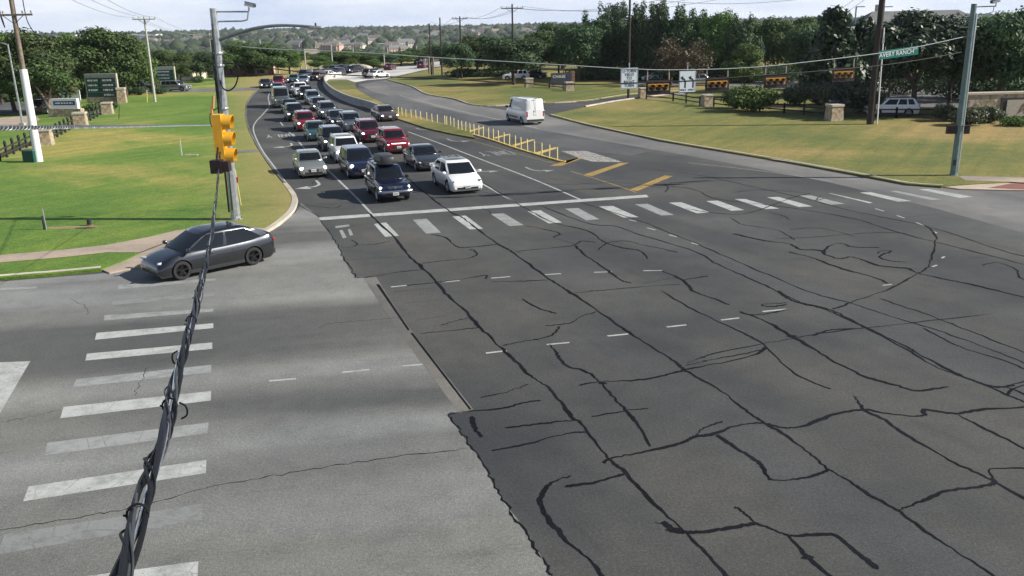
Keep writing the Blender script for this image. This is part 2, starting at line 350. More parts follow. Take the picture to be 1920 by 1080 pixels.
# kerbs
def kerb(name, pts, z=0.13, w_=0.16, z0=0.0, m='kerb_concrete'):
    mb = MB(); line = smooth_line(GP(pts, 0.0), 6); n = len(line); vs = []
    for i, p in enumerate(line):
        d = line[min(i + 1, n - 1)] - line[max(i - 1, 0)]; d.z = 0; d.normalize(); q = Vector((-d.y, d.x, 0))
        for k, zz in ((-0.5, z0), (-0.42, z), (0.5, z), (0.5, z0)): vs.append((p.x + q.x * k * w_, p.y + q.y * k * w_, zz))
    fs = [(i * 4 + k, i * 4 + k + 1, (i + 1) * 4 + k + 1, (i + 1) * 4 + k) for i in range(n - 1) for k in range(3)]
    mb.add(vs, fs); return struct(mb.build(name, m))
kerb('kerb', [(486, 441), (508, 430), (530, 414), (548, 395), (553, 374), (544, 358), (535, 347)], 0.13, 0.30)
kerb('kerb', [(535, 347), (523, 333), (502, 305), (482, 274), (467, 243), (461, 215), (465, 191), (484, 168), (507, 151), (542, 144), (582, 140.5), (625, 138)], 0.13, 0.14, m='trench_concrete')  # upstream stretch: the kerb edge's shadow is painted in by the darker concrete
kerb('kerb', [(-420, 560), (0, 522), (100, 514), (190, 505.5)], 0.125, 0.22)
kerb('kerb', [(1033, 216), (1100, 234), (1240, 264), (1450, 299), (1600, 326), (1700, 345.5), (1768, 350.5)], 0.13, 0.18)
kerb('kerb', [(727, 150), (770, 162), (800, 177), (850, 186), (900, 199), (1000, 195), (1095, 190), (1180, 178), (1292, 170)], 0.13, 0.18)
kerb('kerb', [(1097, 200.5), (1180, 186.5), (1290, 176), (1500, 172)], 0.14, 0.22)
# sidewalk strip beside the outbound kerb
sheet('gutter_strip', 'kerb_concrete', [(1438, 297), (1470, 300), (1600, 321), (1700, 343), (1600, 323.5), (1500, 305.5)], 0.118)
# trench drain
mb = MB(); mb.poly(GP([(683, 522), (704, 519), (763, 610), (886, 768), (862, 774), (750, 622)], 0.003)); struct(mb.build('drain_apron', 'trench_concrete'))
mb = MB(); mb.poly(GP([(705, 533), (711, 533), (768, 618), (765, 620)], 0.0048)); mb.poly(GP([(769, 624), (774, 624), (884, 767), (880, 768)], 0.0048)); struct(mb.build('drain_slot', 'crack_tar'))
mb = MB()
for a in ([(683, 522), (750, 622), (862, 774)], [(704, 519), (763, 610), (886, 768)]): mb.ribbon(smooth_line(GP(a, 0.0042), 8), 0.045)
struct(mb.build('drain_joint', 'trench_concrete'))
# ------------------------------------------------------------------ tar-sealed cracks
CR = [
 (.10, [(560, 384), (600, 407)]),
 (.09, [(690, 398), (739, 445), (765, 479), (787, 497), (817, 527), (839, 553), (869, 579), (899, 612), (936, 649), (965, 675), (995, 704), (1032, 730), (1069, 778), (1091, 796), (1140, 858), (1171, 884), (1220, 938), (1287, 1000), (1322, 1036), (1362, 1078), (1420, 1140)]),
 (.08, [(760, 330), (795, 360), (839, 393), (870, 410), (895, 429), (936, 458), (965, 475), (1024, 519), (1065, 545), (1121, 582), (1173, 619), (1220, 649), (1264, 678), (1291, 698), (1353, 733), (1398, 769), (1438, 796), (1469, 813), (1522, 853), (1549, 876), (1589, 900), (1633, 929), (1682, 956), (1736, 996), (1793, 1033), (1860, 1078), (1930, 1130)]),
 (.07, [(903, 340), (960, 376), (1003, 400), (1040, 418), (1100, 432), (1130, 452), (1165, 464), (1200, 470), (1215, 486)]),
 (.06, [(1010, 384), (1100, 418), (1155, 424), (1200, 440), (1300, 470), (1345, 495), (1420, 528), (1470, 552), (1500, 566), (1560, 582), (1620, 612), (1700, 655), (1760, 690), (1830, 715), (1900, 745), (1940, 760)]),
 (.05, [(1090, 380), (1195, 412), (1240, 430), (1290, 450), (1350, 476), (1440, 515), (1520, 548), (1600, 570), (1680, 596), (1760, 620), (1850, 652), (1940, 688)]),
 (.06, [(1285, 390), (1330, 398), (1400, 400), (1480, 372), (1520, 362)]),
 (.06, [(1222, 345), (1300, 355), (1340, 372), (1420, 382), (1500, 392), (1600, 410), (1700, 440), (1800, 465), (1930, 498)]),
 (.05, [(1230, 318), (1320, 330), (1420, 352), (1500, 370), (1600, 396), (1740, 425), (1880, 470), (1930, 482)]),
 (.10, [(1374, 438), (1400, 444), (1440, 452), (1480, 457), (1500, 467), (1540, 470), (1548, 477), (1575, 485), (1600, 482), (1650, 498), (1700, 503), (1722, 512), (1780, 525), (1830, 535), (1930, 560)]),
 (.08, [(1545, 474), (1552, 462), (1575, 456), (1600, 463), (1650, 464)]),
 (.09, [(1478, 472), (1520, 482), (1560, 497), (1590, 507), (1640, 520), (1665, 532)]),
 (.07, [(1645, 475), (1655, 470), (1672, 471), (1650, 480), (1665, 488), (1700, 492)]),
 (.06, [(1722, 512), (1740, 500), (1750, 470), (1755, 445), (1745, 430), (1730, 420)]),
 (.06, [(1722, 512), (1700, 525), (1660, 545), (1600, 565), (1562, 580)]),
 (.09, [(1240, 507), (1280, 525), (1300, 545), (1340, 560), (1368, 572)]),
 (.06, [(1280, 525), (1310, 520), (1328, 517)]),
 (.10, [(1386, 584), (1410, 592), (1440, 604), (1475, 625), (1520, 650), (1560, 675), (1620, 705), (1680, 722), (1720, 732), (1780, 724)]),
 (.07, [(1405, 590), (1440, 588), (1475, 580)]),
 (.07, [(1478, 568), (1432, 570), (1440, 575), (1478, 571)]),
 (.09, [(1458, 545), (1478, 560), (1500, 568), (1530, 575), (1555, 583), (1590, 598), (1640, 622), (1700, 650), (1720, 662), (1790, 698), (1850, 722), (1890, 724), (1940, 706)]),
 (.07, [(1524, 629), (1560, 618), (1615, 616)]),
 (.05, [(1285, 685), (1330, 675), (1400, 662), (1430, 655), (1436, 650)]),
 (.05, [(1285, 681), (1350, 660), (1490, 634), (1560, 622), (1700, 606), (1860, 588)]),
 (.06, [(1240, 545), (1300, 580), (1380, 618), (1430, 645), (1490, 700), (1560, 730)]),
 (.11, [(1130, 868), (1150, 858), (1220, 845), (1282, 828), (1305, 818), (1340, 813), (1380, 798), (1430, 793), (1460, 800), (1500, 800), (1560, 778), (1620, 768), (1660, 775), (1728, 780), (1735, 768), (1790, 775), (1840, 768), (1940, 762)]),
 (.09, [(1600, 742), (1612, 756), (1622, 770), (1655, 785), (1700, 815), (1780, 862), (1850, 895), (1930, 940)]),
 (.10, [(1345, 815), (1380, 840), (1420, 865), (1440, 893), (1450, 900), (1500, 897), (1545, 885), (1552, 878)]),
 (.09, [(1685, 957), (1720, 942), (1780, 920), (1850, 910), (1865, 902), (1858, 880), (1930, 878)]),
 (.08, [(1795, 778), (1840, 800), (1930, 845)]),
 (.07, [(1790, 700), (1850, 722), (1895, 728), (1940, 752)]),
 (.09, [(1890, 740), (1900, 728), (1940, 718)]),
 (.06, [(1730, 615), (1800, 650), (1880, 675), (1940, 700)]),
 (.05, [(1650, 560), (1740, 590), (1830, 625), (1940, 668)]),
 (.12, [(1242, 978), (1262, 992), (1290, 998), (1340, 994), (1400, 984), (1420, 982), (1470, 1000), (1490, 1004), (1560, 1002), (1600, 1030), (1645, 1066)]),
 (.10, [(1378, 950), (1400, 965), (1415, 982)]),
 (.09, [(1478, 1002), (1520, 1050), (1570, 1090)]),
 (.11, [(1072, 892), (1040, 902), (1020, 920), (1013, 945), (1030, 975), (1045, 993), (1062, 1014), (1100, 1045), (1135, 1085)]),
 (.09, [(1060, 912), (1110, 905), (1150, 894), (1172, 888)]),
 (.07, [(1228, 978), (1240, 982)]),
 (.07, [(838, 778), (870, 772), (940, 766), (980, 755), (1013, 750)]),
 (.08, [(948, 802), (1000, 796), (1050, 790), (1088, 788)]),
 (.08, [(921, 845), (990, 832), (1030, 820), (1070, 812), (1098, 810)]),
 (.10, [(886, 780), (890, 800), (902, 820)]),
 (.06, [(900, 745), (950, 735), (990, 720)]),
 (.08, [(1086, 722), (1120, 716), (1200, 712), (1260, 700), (1300, 690), (1400, 670), (1436, 652)]),
 (.08, [(1030, 645), (1045, 665), (1062, 685), (1100, 697), (1125, 716), (1150, 745), (1170, 765), (1195, 795), (1218, 838)]),
 (.05, [(1110, 782), (1170, 770), (1215, 766)]),
 (.07, [(1305, 818), (1320, 802), (1355, 790)]),
 (.06, [(940, 648), (980, 640), (1030, 630), (1050, 612)]),
 (.06, [(1023, 611), (1070, 605), (1090, 593), (1120, 584)]),
 (.05, [(790, 625), (840, 620), (905, 613)]),
 (.05, [(782, 600), (835, 592)]), (.05, [(825, 610), (860, 600), (885, 595)]),
 (.035, [(760, 568), (830, 561)]), (.035, [(737, 547), (812, 540)]),
 (.05, [(668, 521), (700, 518), (750, 510), (800, 505)]),
 (.06, [(762, 535), (830, 528), (880, 521), (912, 516), (910, 522)]),
 (.06, [(790, 494), (840, 488), (875, 485), (893, 478), (890, 470), (880, 468)]),
 (.07, [(810, 440), (835, 445), (850, 458), (870, 464), (935, 458)]),
 (.04, [(660, 460), (700, 458), (732, 452)]), (.045, [(658, 450), (668, 455), (665, 462), (640, 464)]),
 (.04, [(668, 434), (700, 434)]), (.04, [(650, 424), (700, 418)]),
 (.06, [(965, 472), (1040, 464), (1075, 460), (1090, 452), (1120, 455)]),
 (.06, [(985, 423), (1030, 432), (1050, 438), (1036, 445)]), (.05, [(1036, 445), (1080, 458)]),
 (.07, [(1078, 460), (1100, 480), (1130, 500), (1150, 515), (1165, 526), (1185, 530)]),
 (.06, [(980, 560), (1005, 575), (1042, 588)]),
 (.04, [(1060, 551), (1130, 544), (1240, 535), (1275, 533)]),
 (.05, [(920, 528), (975, 527), (1030, 525)]),
 (.04, [(905, 390), (918, 396), (920, 401)]),
 (.05, [(1120, 470), (1140, 455), (1175, 452), (1210, 460), (1240, 466), (1270, 473)]),
 (.04, [(1010, 342), (1060, 346), (1160, 342), (1240, 352)]),
 (.04, [(905, 360), (960, 366), (1060, 358)]),
 (.05, [(1245, 344), (1253, 352), (1247, 360)]),
 (.05, [(610, 318), (600, 330), (585, 345)]), (.04, [(575, 385), (625, 390), (640, 384)]),
 (.04, [(1040, 335), (1150, 352)]), (.04, [(1265, 520), (1200, 532)]),
 (.045, [(1540, 365), (1530, 376), (1545, 372)]), (.045, [(1480, 430), (1540, 428), (1605, 444)]),
 (.045, [(1380, 360), (1430, 356), (1530, 363)]), (.045, [(1700, 408), (1760, 400)]), (.04, [(1450, 448), (1530, 444), (1640, 436), (1700, 437)]),
 (.05, [(1840, 498), (1870, 492), (1905, 505), (1912, 520), (1935, 528)]), (.04, [(1815, 484), (1865, 481)]),
 (.04, [(1370, 408), (1390, 420), (1420, 425), (1460, 432), (1490, 450)]), (.04, [(1440, 398), (1470, 405), (1480, 412)]),
]
mb = MB(); rnd = random.Random(3)
for ci, (wd, pts) in enumerate(CR):
    line_ = smooth_line(GP(pts, 0.0046 + 0.0001 * (ci % 9)), 8); out = []; wid = []; L_ = 0; ph = rnd.uniform(0, 6)
    for i, p in enumerate(line_):
        if i: L_ += (p - line_[i - 1]).length
        r_ = min(1.0, p.y / 30); j_ = .007 + .03 * r_
        out.append(Vector((p.x + rnd.uniform(-j_, j_), p.y + rnd.uniform(-j_, j_), p.z)))
        k_ = 1 + .30 * math.sin(L_ * 1.7 + ph) + .22 * math.sin(L_ * 4.3 + ph * 2) + rnd.uniform(-.15, .15)
        wid.append(wd * (0.66 + 0.50 * r_ * r_) * max(.35, k_) * (0.3 if i in (0, len(line_) - 1) else 1))
    mb.ribbon(out, wid)
    if rnd.random() < .3 and len(out) > 12:          # a smear of spilt sealant
        q = out[rnd.randrange(4, len(out) - 4)]; a0 = rnd.uniform(0, 6); R0 = wd * rnd.uniform(.6, 1.1)
        mb.poly([(q.x + R0 * 1.6 * math.cos(a0 + t) * rnd.uniform(.7, 1.2), q.y + R0 * math.sin(a0 + t) * rnd.uniform(.7, 1.2), 0.0058 + .0001 * (ci % 7)) for t in [2 * math.pi * h / 12 for h in range(12)]])
struct(mb.build('road_cracks', 'crack_tar'))
# hairline cracks on the older asphalt
mb = MB()
for wd, pts in [(.03, [(-40, 1000), (120, 974), (244, 952), (422, 908), (560, 885), (700, 862), (878, 840)]), (.02, [(640, 488), (760, 480)]), (.02, [(0, 792), (60, 780), (115, 768)]), (.022, [(600, 615), (620, 606), (700, 600), (760, 592)]), (.018, [(130, 560), (160, 575), (165, 590)]), (.018, [(250, 742), (262, 720), (275, 690)]),
                (.05, [(838, 778), (868, 815), (905, 868), (935, 925), (970, 975), (1005, 1030), (1035, 1080)]), (.05, [(600, 412), (628, 452), (645, 485), (668, 521)])]:
    line = smooth_line(GP(pts, 0.0045), 9)
    mb.ribbon([Vector((p.x + rnd.uniform(-.05, .05), p.y + rnd.uniform(-.05, .05), p.z)) for p in line], [wd * rnd.uniform(0.3, 1.3) for _ in line])
struct(mb.build('hairline_cracks', 'crack_tar'))

# ------------------------------------------------------------------ road markings
def quads(name, m, qs, z=0.0034):
    mb = MB()
    for q in qs: mb.poly(GP(q, z))
    return struct(mb.build(name, m))
quads('crosswalk_marking', 'line_white', [
 [(701, 420), (724, 417), (748, 442), (722, 444)], [(848, 406), (873, 404), (906, 429), (881, 430)],
 [(989, 396), (1013, 394), (1054, 417), (1029, 419)], [(1123, 387), (1149, 386), (1197, 407), (1169, 408)],
 [(1254, 380), (1277, 379), (1331, 398), (1307, 400)], [(1324, 377), (1346, 376), (1396, 394), (1371, 395)],
 [(1377, 373), (1397, 373), (1461, 391), (1434, 392)], [(1438, 370), (1459, 369), (1524, 387), (1498, 388)],
 [(1554, 362.5), (1559, 362.5), (1637, 380), (1630, 381)], [(1612, 361), (1631, 360), (1709, 377), (1684, 378)],
 [(1723, 355), (1740, 354), (1825, 369), (1800, 371)]])
quads('crosswalk_marking_worn', 'line_grey', [
 [(774, 412), (800, 410), (827, 436), (799, 438)], [(920, 401), (945, 400), (982, 422), (955, 424)],
 [(1059, 391), (1084, 390), (1124, 411), (1099, 413)], [(1190, 383), (1214, 382), (1264, 403), (1240, 404)],
 [(1496, 366), (1519, 366), (1584, 382), (1558, 384)], [(1668, 358), (1680, 357.5), (1765, 374), (1745, 375)]])
quads('crosswalk_marking_left', 'line_white', [
 [(181, 624), (400, 606), (400, 615), (178, 637)], [(163, 663), (398, 642), (398, 654), (160, 676)],
 [(119, 763), (396, 733), (395, 751), (113, 784)], [(54, 912), (387, 862), (386, 887), (43, 940)], [(-60, 1110), (372, 1052), (370, 1085), (-80, 1150)],
 [(-60, 682), (57, 677), (-15, 800), (-120, 830)]])
quads('crosswalk_marking_left_worn', 'line_grey', [
 [(222, 534), (404, 522), (404, 526), (222, 542)], [(196, 591), (400, 578), (399, 584), (194, 601)],
 [(143, 711), (396, 684), (396, 698), (136, 726)], [(89, 830), (391, 792), (389, 812), (82, 854)], [(0, 540), (70, 537), (66, 541), (0, 544)]])
quads('crosswalk_marking_left_faded', 'line_faint', [[(8, 1002), (381, 944), (378, 974), (-5, 1040)], [(210, 564), (402, 548), (402, 555), (210, 572)]])
quads('faded_marking', 'line_grey', [[(628, 424), (654, 421), (656, 424), (630, 428)], [(636, 432), (642, 431), (650, 445), (643, 447)], [(652, 430), (657, 429), (662, 440), (656, 442)]], 0.0034)
quads('stop_line', 'line_white', [[(598, 407.5), (1212, 365), (1216, 369.5), (600, 413)]], 0.0042)
mb = MB()
def line(pts, w_, z=0.0034, n=6): mb.ribbon(smooth_line(GP(pts, z), n), w_)
line([(506, 172), (503, 183), (505, 198), (493, 214), (480, 228), (475, 240), (479, 256), (492, 282), (510, 307), (530, 334), (549, 362), (557, 378)], 0.12)
line([(607, 311), (640, 343), (670, 372), (698, 402)], 0.13)
for a, b_ in (((541, 247), (552, 257)), ((558, 263), (572, 280)), ((525, 228), (531, 236))): line([a, b_], 0.13)
line([(765, 247), (820, 267), (900, 298), (1000, 336), (1088, 374)], 0.13)
line([(640, 268), (700, 300), (750, 330)], 0.10)
line([(893, 338), (930, 359), (973, 383)], 0.13)
line([(750, 179), (830, 200), (1010, 241)], 0.12)
line([(1290, 305), (1440, 322), (1560, 340)], 0.06)
for a, b_ in (((733, 538), (762, 535)), ((829, 529), (862, 526)), ((921, 521.5), (957, 518.5)), ((1020, 515), (1052, 513)), ((1114, 510.5), (1147, 509.5)), ((1206, 507.5), (1242, 507)),
              ((505, 714), (555, 710)), ((642, 698), (692, 693)), ((755, 686), (792, 683)), ((911, 662), (950, 657.5)), ((1025, 646), (1068, 642)), ((1139, 630), (1178, 626)), ((1250, 613), (1287, 609)), ((1352, 600), (1386, 596)), ((1430, 584), (1476, 579.5))):
    line([a, b_], 0.095)
for a, b_ in (((1180, 412), (1193, 415)), ((1213, 427), (1229, 431)), ((1254, 440), (1269, 444)), ((1296, 455), (1310, 459)), ((1641, 391), (1658, 396)), ((1682, 404), (1696, 409)), ((1718, 417), (1732, 423)), ((1748, 433), (1757, 437)),
              ((1655, 535), (1672, 533)), ((1748, 500), (1757, 497)), ((1766, 484), (1771, 481))):
    line([a, b_], 0.085)
struct(mb.build('lane_markings', 'line_white'))
# arrows and words on the road, laid out in a local frame (x across, y along travel), viewed by drivers heading to the junction
FONT = {'O': [(0, 0, 1, 0, 1, 6, 0, 6, 0, 0)], 'N': [(0, 0, 0, 6), (0, 6, 1, 0), (1, 0, 1, 6)], 'L': [(0, 6, 0, 0), (0, 0, 1, 0)], 'Y': [(0, 6, .5, 3), (1, 6, .5, 3), (.5, 3, .5, 0)],
        'A': [(0, 0, .5, 6), (.5, 6, 1, 0), (.2, 2.2, .8, 2.2)]}
def frame(px, py, px2, py2):
    o = gp(px, py, 0.0); t = gp(px2, py2, 0.0); yv = (t - o); yv.z = 0; yv.normalize(); xv = Vector((yv.y, -yv.x, 0)); return o, xv, yv
def word(mb, txt, fr, hgt=2.4, wd=0.42, gap=0.22, th=0.11):
    o, xv, yv = fr; tot = len(txt) * wd + (len(txt) - 1) * gap; x0 = -tot / 2
    for i, ch in enumerate(txt):
        for st in FONT[ch]:
            for k in range(0, len(st) - 2, 2):
                a = o + xv * (x0 + i * (wd + gap) + st[k] * wd) + yv * (st[k + 1] / 6 * hgt); b_ = o + xv * (x0 + i * (wd + gap) + st[k + 2] * wd) + yv * (st[k + 3] / 6 * hgt)
                a.z = b_.z = 0.0034; mb.ribbon([a, b_], th)
def arrow(mb, fr, turn, s=1.0, z=0.0034):
    o, xv, yv = fr; sg = -1 if turn == 'L' else 1
    def W(x, y): p = o + xv * (x * sg * s) + yv * (y * s); p.z = z; return p
    mb.ribbon([W(0, 0), W(0, .9), W(.08, 1.5), W(.35, 1.9), (W(.72, 2.02))], [.16, .17, .19, .2, .2])
    mb.poly([W(.65, 1.62), W(1.35, 2.06), W(.62, 2.5)])
mb = MB()
arrow(mb, frame(592, 338, 612, 356), 'R', 1.2)
arrow(mb, frame(545, 268, 556, 282), 'R', 1.2)
word(mb, 'ONLY', frame(524, 252, 534, 268), 2.2)
struct(mb.build('turn_lane_markings', 'line_white'))
mb = MB()
arrow(mb, frame(885, 314, 915, 335), 'L', 1.0); arrow(mb, frame(985, 313, 1020, 330), 'L', 1.0); arrow(mb, frame(838, 260, 862, 272), 'L', 1.1); arrow(mb, frame(780, 240, 800, 248), 'L', 1.0)
word(mb, 'ONLY', frame(922, 284, 950, 297), 2.2); word(mb, 'ONLY', frame(828, 292, 850, 303), 2.2)
struct(mb.build('turn_lane_markings_worn', 'line_grey'))
quads('yellow_chevrons', 'line_yellow', [[(1093, 328), (1164, 305), (1180, 305), (1110, 330)], [(1180, 356), (1246, 329), (1262, 330), (1196, 358)], [(1030, 311), (1075, 297), (1094, 296), (1052, 311)]])
mb = MB(); line([(1070, 321), (1120, 336), (1180, 356), (1192, 361)], 0.09); line([(880, 262), (960, 285), (1045, 308)], 0.07); struct(mb.build('yellow_lines', 'line_yellow'))
quads('yellow_bars', 'line_yellow_bright', [[(875, 246), (905, 238), (909, 239), (880, 248)], [(925, 258), (952, 251), (957, 252), (930, 260)], [(960, 272), (998, 261), (1004, 262), (966, 274)], [(1000, 287), (1040, 276), (1048, 277), (1007, 290)], [(1055, 303), (1079, 296.5), (1085, 297), (1062, 306)]])
n = NT('scuffed_concrete'); a_ = n.noise(3.0, 6, 0.8, n.mapping(R(-25), (0.3, 1.4, 1)))
n.fin(n.ramp(a_, [(0.42, (0.10, 0.095, 0.09)), (0.6, (0.48, 0.45, 0.42))]), 0.9)
sheet('scuffed_patch', 'scuffed_concrete', [(1052, 283), (1100, 283), (1150, 298), (1168, 304), (1110, 303), (1085, 296)], 0.0030)
# ------------------------------------------------------------------ vehicles
glass = mat('car_glass', (0.008, 0.010, 0.013), 0.05, 0.0, spec=0.5)
mat('tyre_rubber', (0.018, 0.018, 0.019), 0.8); mat('rim_alloy', (0.45, 0.46, 0.48), 0.3, 0.8); mat('rim_black', (0.03, 0.03, 0.032), 0.3, 0.5)
mat('black_trim', (0.02, 0.02, 0.022), 0.55); mat('chrome', (0.75, 0.76, 0.78), 0.15, 1.0)
mat('lamp_lit', (0.9, 0.9, 0.9), 0.2, emit=(1.0, 0.98, 0.95), es=4.0); mat('lamp_clear', (0.55, 0.57, 0.6), 0.12, 0.3, spec=0.8)
mat('lamp_red', (0.35, 0.02, 0.02), 0.2, coat=0.5); mat('plate_white', (0.72, 0.72, 0.70), 0.5); mat('plate_ink', (0.08, 0.09, 0.16), 0.6)
mat('box_plastic', (0.035, 0.036, 0.038), 0.42)
PAINT = {}
def paint(name, c, metal=0.35, rough=0.26):
    PAINT[name] = mat('paint_' + name, c, rough, metal, coat=1.0); return PAINT[name]
paint('white', (0.80, 0.80, 0.79), 0.0); paint('silver', (0.50, 0.52, 0.51), 0.8); paint('champagne', (0.50, 0.50, 0.45), 0.75)
paint('navy', (0.010, 0.016, 0.05)); paint('midnight', (0.008, 0.010, 0.022)); paint('black', (0.008, 0.008, 0.009), 0.2)
paint('charcoal', (0.035, 0.037, 0.042)); paint('gunmetal', (0.060, 0.063, 0.072), 0.9, 0.24); paint('teal', (0.035, 0.10, 0.105))
paint('crimson', (0.28, 0.008, 0.02)); paint('maroon', (0.13, 0.006, 0.018)); paint('plum', (0.10, 0.012, 0.03)); paint('slate', (0.12, 0.14, 0.165)); paint('steel_blue', (0.20, 0.25, 0.33)); paint('greengrey', (0.10, 0.12, 0.115)); paint('bronze', (0.10, 0.06, 0.045))

SPEC = dict(
 sedan=dict(L=4.72, W=1.82, H=1.46, top=[(0, .56), (.012, .67), (.05, .75), (.15, .85), (.27, .94), (.32, .95), (.78, .99), (.86, 1.02), (.94, 1.0), (.985, .93), (1, .82)], gh=(.265, .43, .68, .865), zb=.93, wr=.33, wf=.185, wrr=.79, win=[(.05, .47), (.52, .88)], clear=.17),
 oldsedan=dict(L=4.55, W=1.72, H=1.50, top=[(0, .60), (.012, .70), (.05, .78), (.15, .87), (.26, .96), (.32, .97), (.8, 1.02), (.86, 1.05), (.94, 1.04), (.985, .97), (1, .85)], gh=(.255, .40, .71, .86), zb=.95, wr=.32, wf=.185, wrr=.78, win=[(.06, .48), (.53, .88)], clear=.18),
 suv=dict(L=4.6, W=1.86, H=1.69, top=[(0, .68), (.012, .82), (.035, .92), (.1, .99), (.24, 1.07), (.3, 1.09), (.9, 1.13), (.975, 1.08), (1, .92)], gh=(.235, .385, .90, .975), zb=1.06, wr=.365, wf=.19, wrr=.79, win=[(.05, .40), (.44, .70), (.74, .93)], clear=.21),
 boxsuv=dict(L=4.55, W=1.78, H=1.76, top=[(0, .80), (.01, .92), (.03, .99), (.1, 1.03), (.24, 1.08), (.3, 1.1), (.93, 1.13), (.985, 1.1), (1, .95)], gh=(.24, .36, .93, .985), zb=1.07, wr=.38, wf=.18, wrr=.78, win=[(.06, .37), (.41, .66), (.71, .95)], clear=.30),
 ev=dict(L=4.75, W=1.92, H=1.63, top=[(0, .50), (.014, .63), (.045, .75), (.10, .86), (.17, .95), (.23, 1.0), (.30, 1.02), (.8, 1.07), (.90, 1.12), (.968, 1.17), (.985, 1.13), (.993, 1.0), (1, .8)], gh=(.185, .42, .76, 1.005), zb=.97, wr=.355, wf=.185, wrr=.795, win=[(.04, .42), (.46, .90)], clear=.17, roofglass=True, crown=.08),
 bigsuv=dict(L=5.1, W=2.0, H=1.90, top=[(0, .80), (.01, .98), (.03, 1.08), (.1, 1.14), (.23, 1.2), (.3, 1.22), (.93, 1.25), (.985, 1.2), (1, 1.0)], gh=(.23, .345, .93, .985), zb=1.19, wr=.40, wf=.18, wrr=.78, win=[(.06, .37), (.41, .66), (.71, .95)], clear=.26),
 van=dict(L=5.5, W=2.0, H=2.38, top=[(0, .70), (.008, .95), (.03, 1.08), (.09, 1.22), (.16, 1.36), (.2, 1.38), (.97, 1.38), (.99, 1.38), (1, 1.37)], gh=(.13, .245, .985, .998), zb=1.34, wr=.35, wf=.16, wrr=.80, win=[(.045, .15)], clear=.22, rear_glass=False, tumble=.10, crown=.03),
 pickup=dict(L=5.8, W=2.02, H=1.93, top=[(0, .85), (.008, 1.02), (.025, 1.12), (.1, 1.18), (.24, 1.24), (.3, 1.25), (.62, 1.25), (.64, 1.27), (.985, 1.27), (1, 1.1)], gh=(.235, .345, .61, .635), zb=1.22, wr=.41, wf=.17, wrr=.78, win=[(.08, .48), (.54, .93)], clear=.30),
)
def interp(tb, u):
    for (a, x), (b, y) in zip(tb, tb[1:]):
        if u <= b: return x + (y - x) * (u - a) / (b - a)
    return tb[-1][1]
def body_section(S, u):
    L, W = S['L'], S['W']
    pf = min(1.0, (max(0, u - 0.0) / .13)); pr = min(1.0, (1 - u) / .10)
    hw = W / 2 * (0.80 + 0.20 * math.sqrt(1 - (1 - pf) ** 2)) * (0.86 + 0.14 * math.sqrt(1 - (1 - pr) ** 2))
    t = interp(S['top'], u); b = S['clear'] + .12 * max(0, 1 - u / .03) + .14 * max(0, 1 - (1 - u) / .05)
    x = L / 2 - u * L
    D = t - b
    return [(x, 0, t + .015), (x, hw * .45, t + .01), (x, hw * .78, t - .008), (x, hw * .89, t - .05 * D), (x, hw * .94, t - .13 * D), (x, hw * .988, t - .33 * D), (x, hw, t - .46 * D), (x, hw * .978, b + .30 * D), (x, hw * .972, b + .12 * D), (x, hw * .90, b), (x, 0, b)]
def gh_rings(S):
    L, W, H = S['L'], S['W'], S['H']; u0, u1, u2, u3 = S['gh']; zb = S['zb']; tum = S.get('tumble', .17)
    win = S['win']; ss = [0.0]
    for a, b in win: ss += [a, b]
    ss.append(1.0); fine = []
    for a, b in zip(ss, ss[1:]):
        k = 1 if (b - a) < .12 else 3
        for i in range(k): fine.append(a + (b - a) * i / k)
    fine.append(1.0)
    T = [-.12, .05, .32, .60, .84, .93, 1.0]; rings = []
    for t in T:
        tt = max(0, t); ease = tt ** 1.08
        xf = L / 2 - (u0 + (u1 - u0) * ease) * L; xr = L / 2 - (u3 + (u2 - u3) * (tt ** 1.25)) * L
        ins = 0 if t <= .84 else (.012 if t < 1 else .055); hw = W / 2 * .93 * (1 - tum * tt) - ins; xf -= ins * 1.2; xr += ins
        z = zb + (H - .03 - zb) * t; J = [-.86, -.45, 0, .45, .86]; bow = .13 * (1 - .4 * tt); pts = []
        for j in J: pts.append((xf - bow * j * j, hw * j, z))
        for s in fine: pts.append((xf - bow - .04 + (xr + .10 - (xf - bow - .04)) * s, hw * (1 - .045 * (2 * s - 1) ** 2), z + S.get('rise', .0) * s))
        for j in reversed(J): pts.append((xr + .06 * j * j, hw * j, z))
        for s in reversed(fine): pts.append((xf - bow - .04 + (xr + .10 - (xf - bow - .04)) * s, -hw * (1 - .045 * (2 * s - 1) ** 2), z + S.get('rise', .0) * s))
        rings.append(pts)
    nf = len(fine); kinds = ['W'] * 4 + ['p']
    sd = []
    for a, b in zip(fine, fine[1:]):
        m = (a + b) / 2; k = 'p'
        for i, (x, y) in enumerate(win):
            if x < m < y: k = 'S%d' % i
        sd.append(k)
    kinds += ['L' + k if k != 'p' else 'p' for k in sd] + ['p'] + ['B'] * 4 + ['p'] + ['R' + k if k != 'p' else 'p' for k in reversed(sd)] + ['p']
    return rings, kinds
def apply_bool(o, cutter):
    md = o.modifiers.new('b', 'BOOLEAN'); md.operation = 'DIFFERENCE'; md.object = cutter; md.solver = 'EXACT'
    dg = bpy.context.evaluated_depsgraph_get(); me = bpy.data.meshes.new_from_object(o.evaluated_get(dg)); o.modifiers.clear(); old = o.data; o.data = me; me.name = o.name
    bpy.data.meshes.remove(old); bpy.data.objects.remove(cutter)
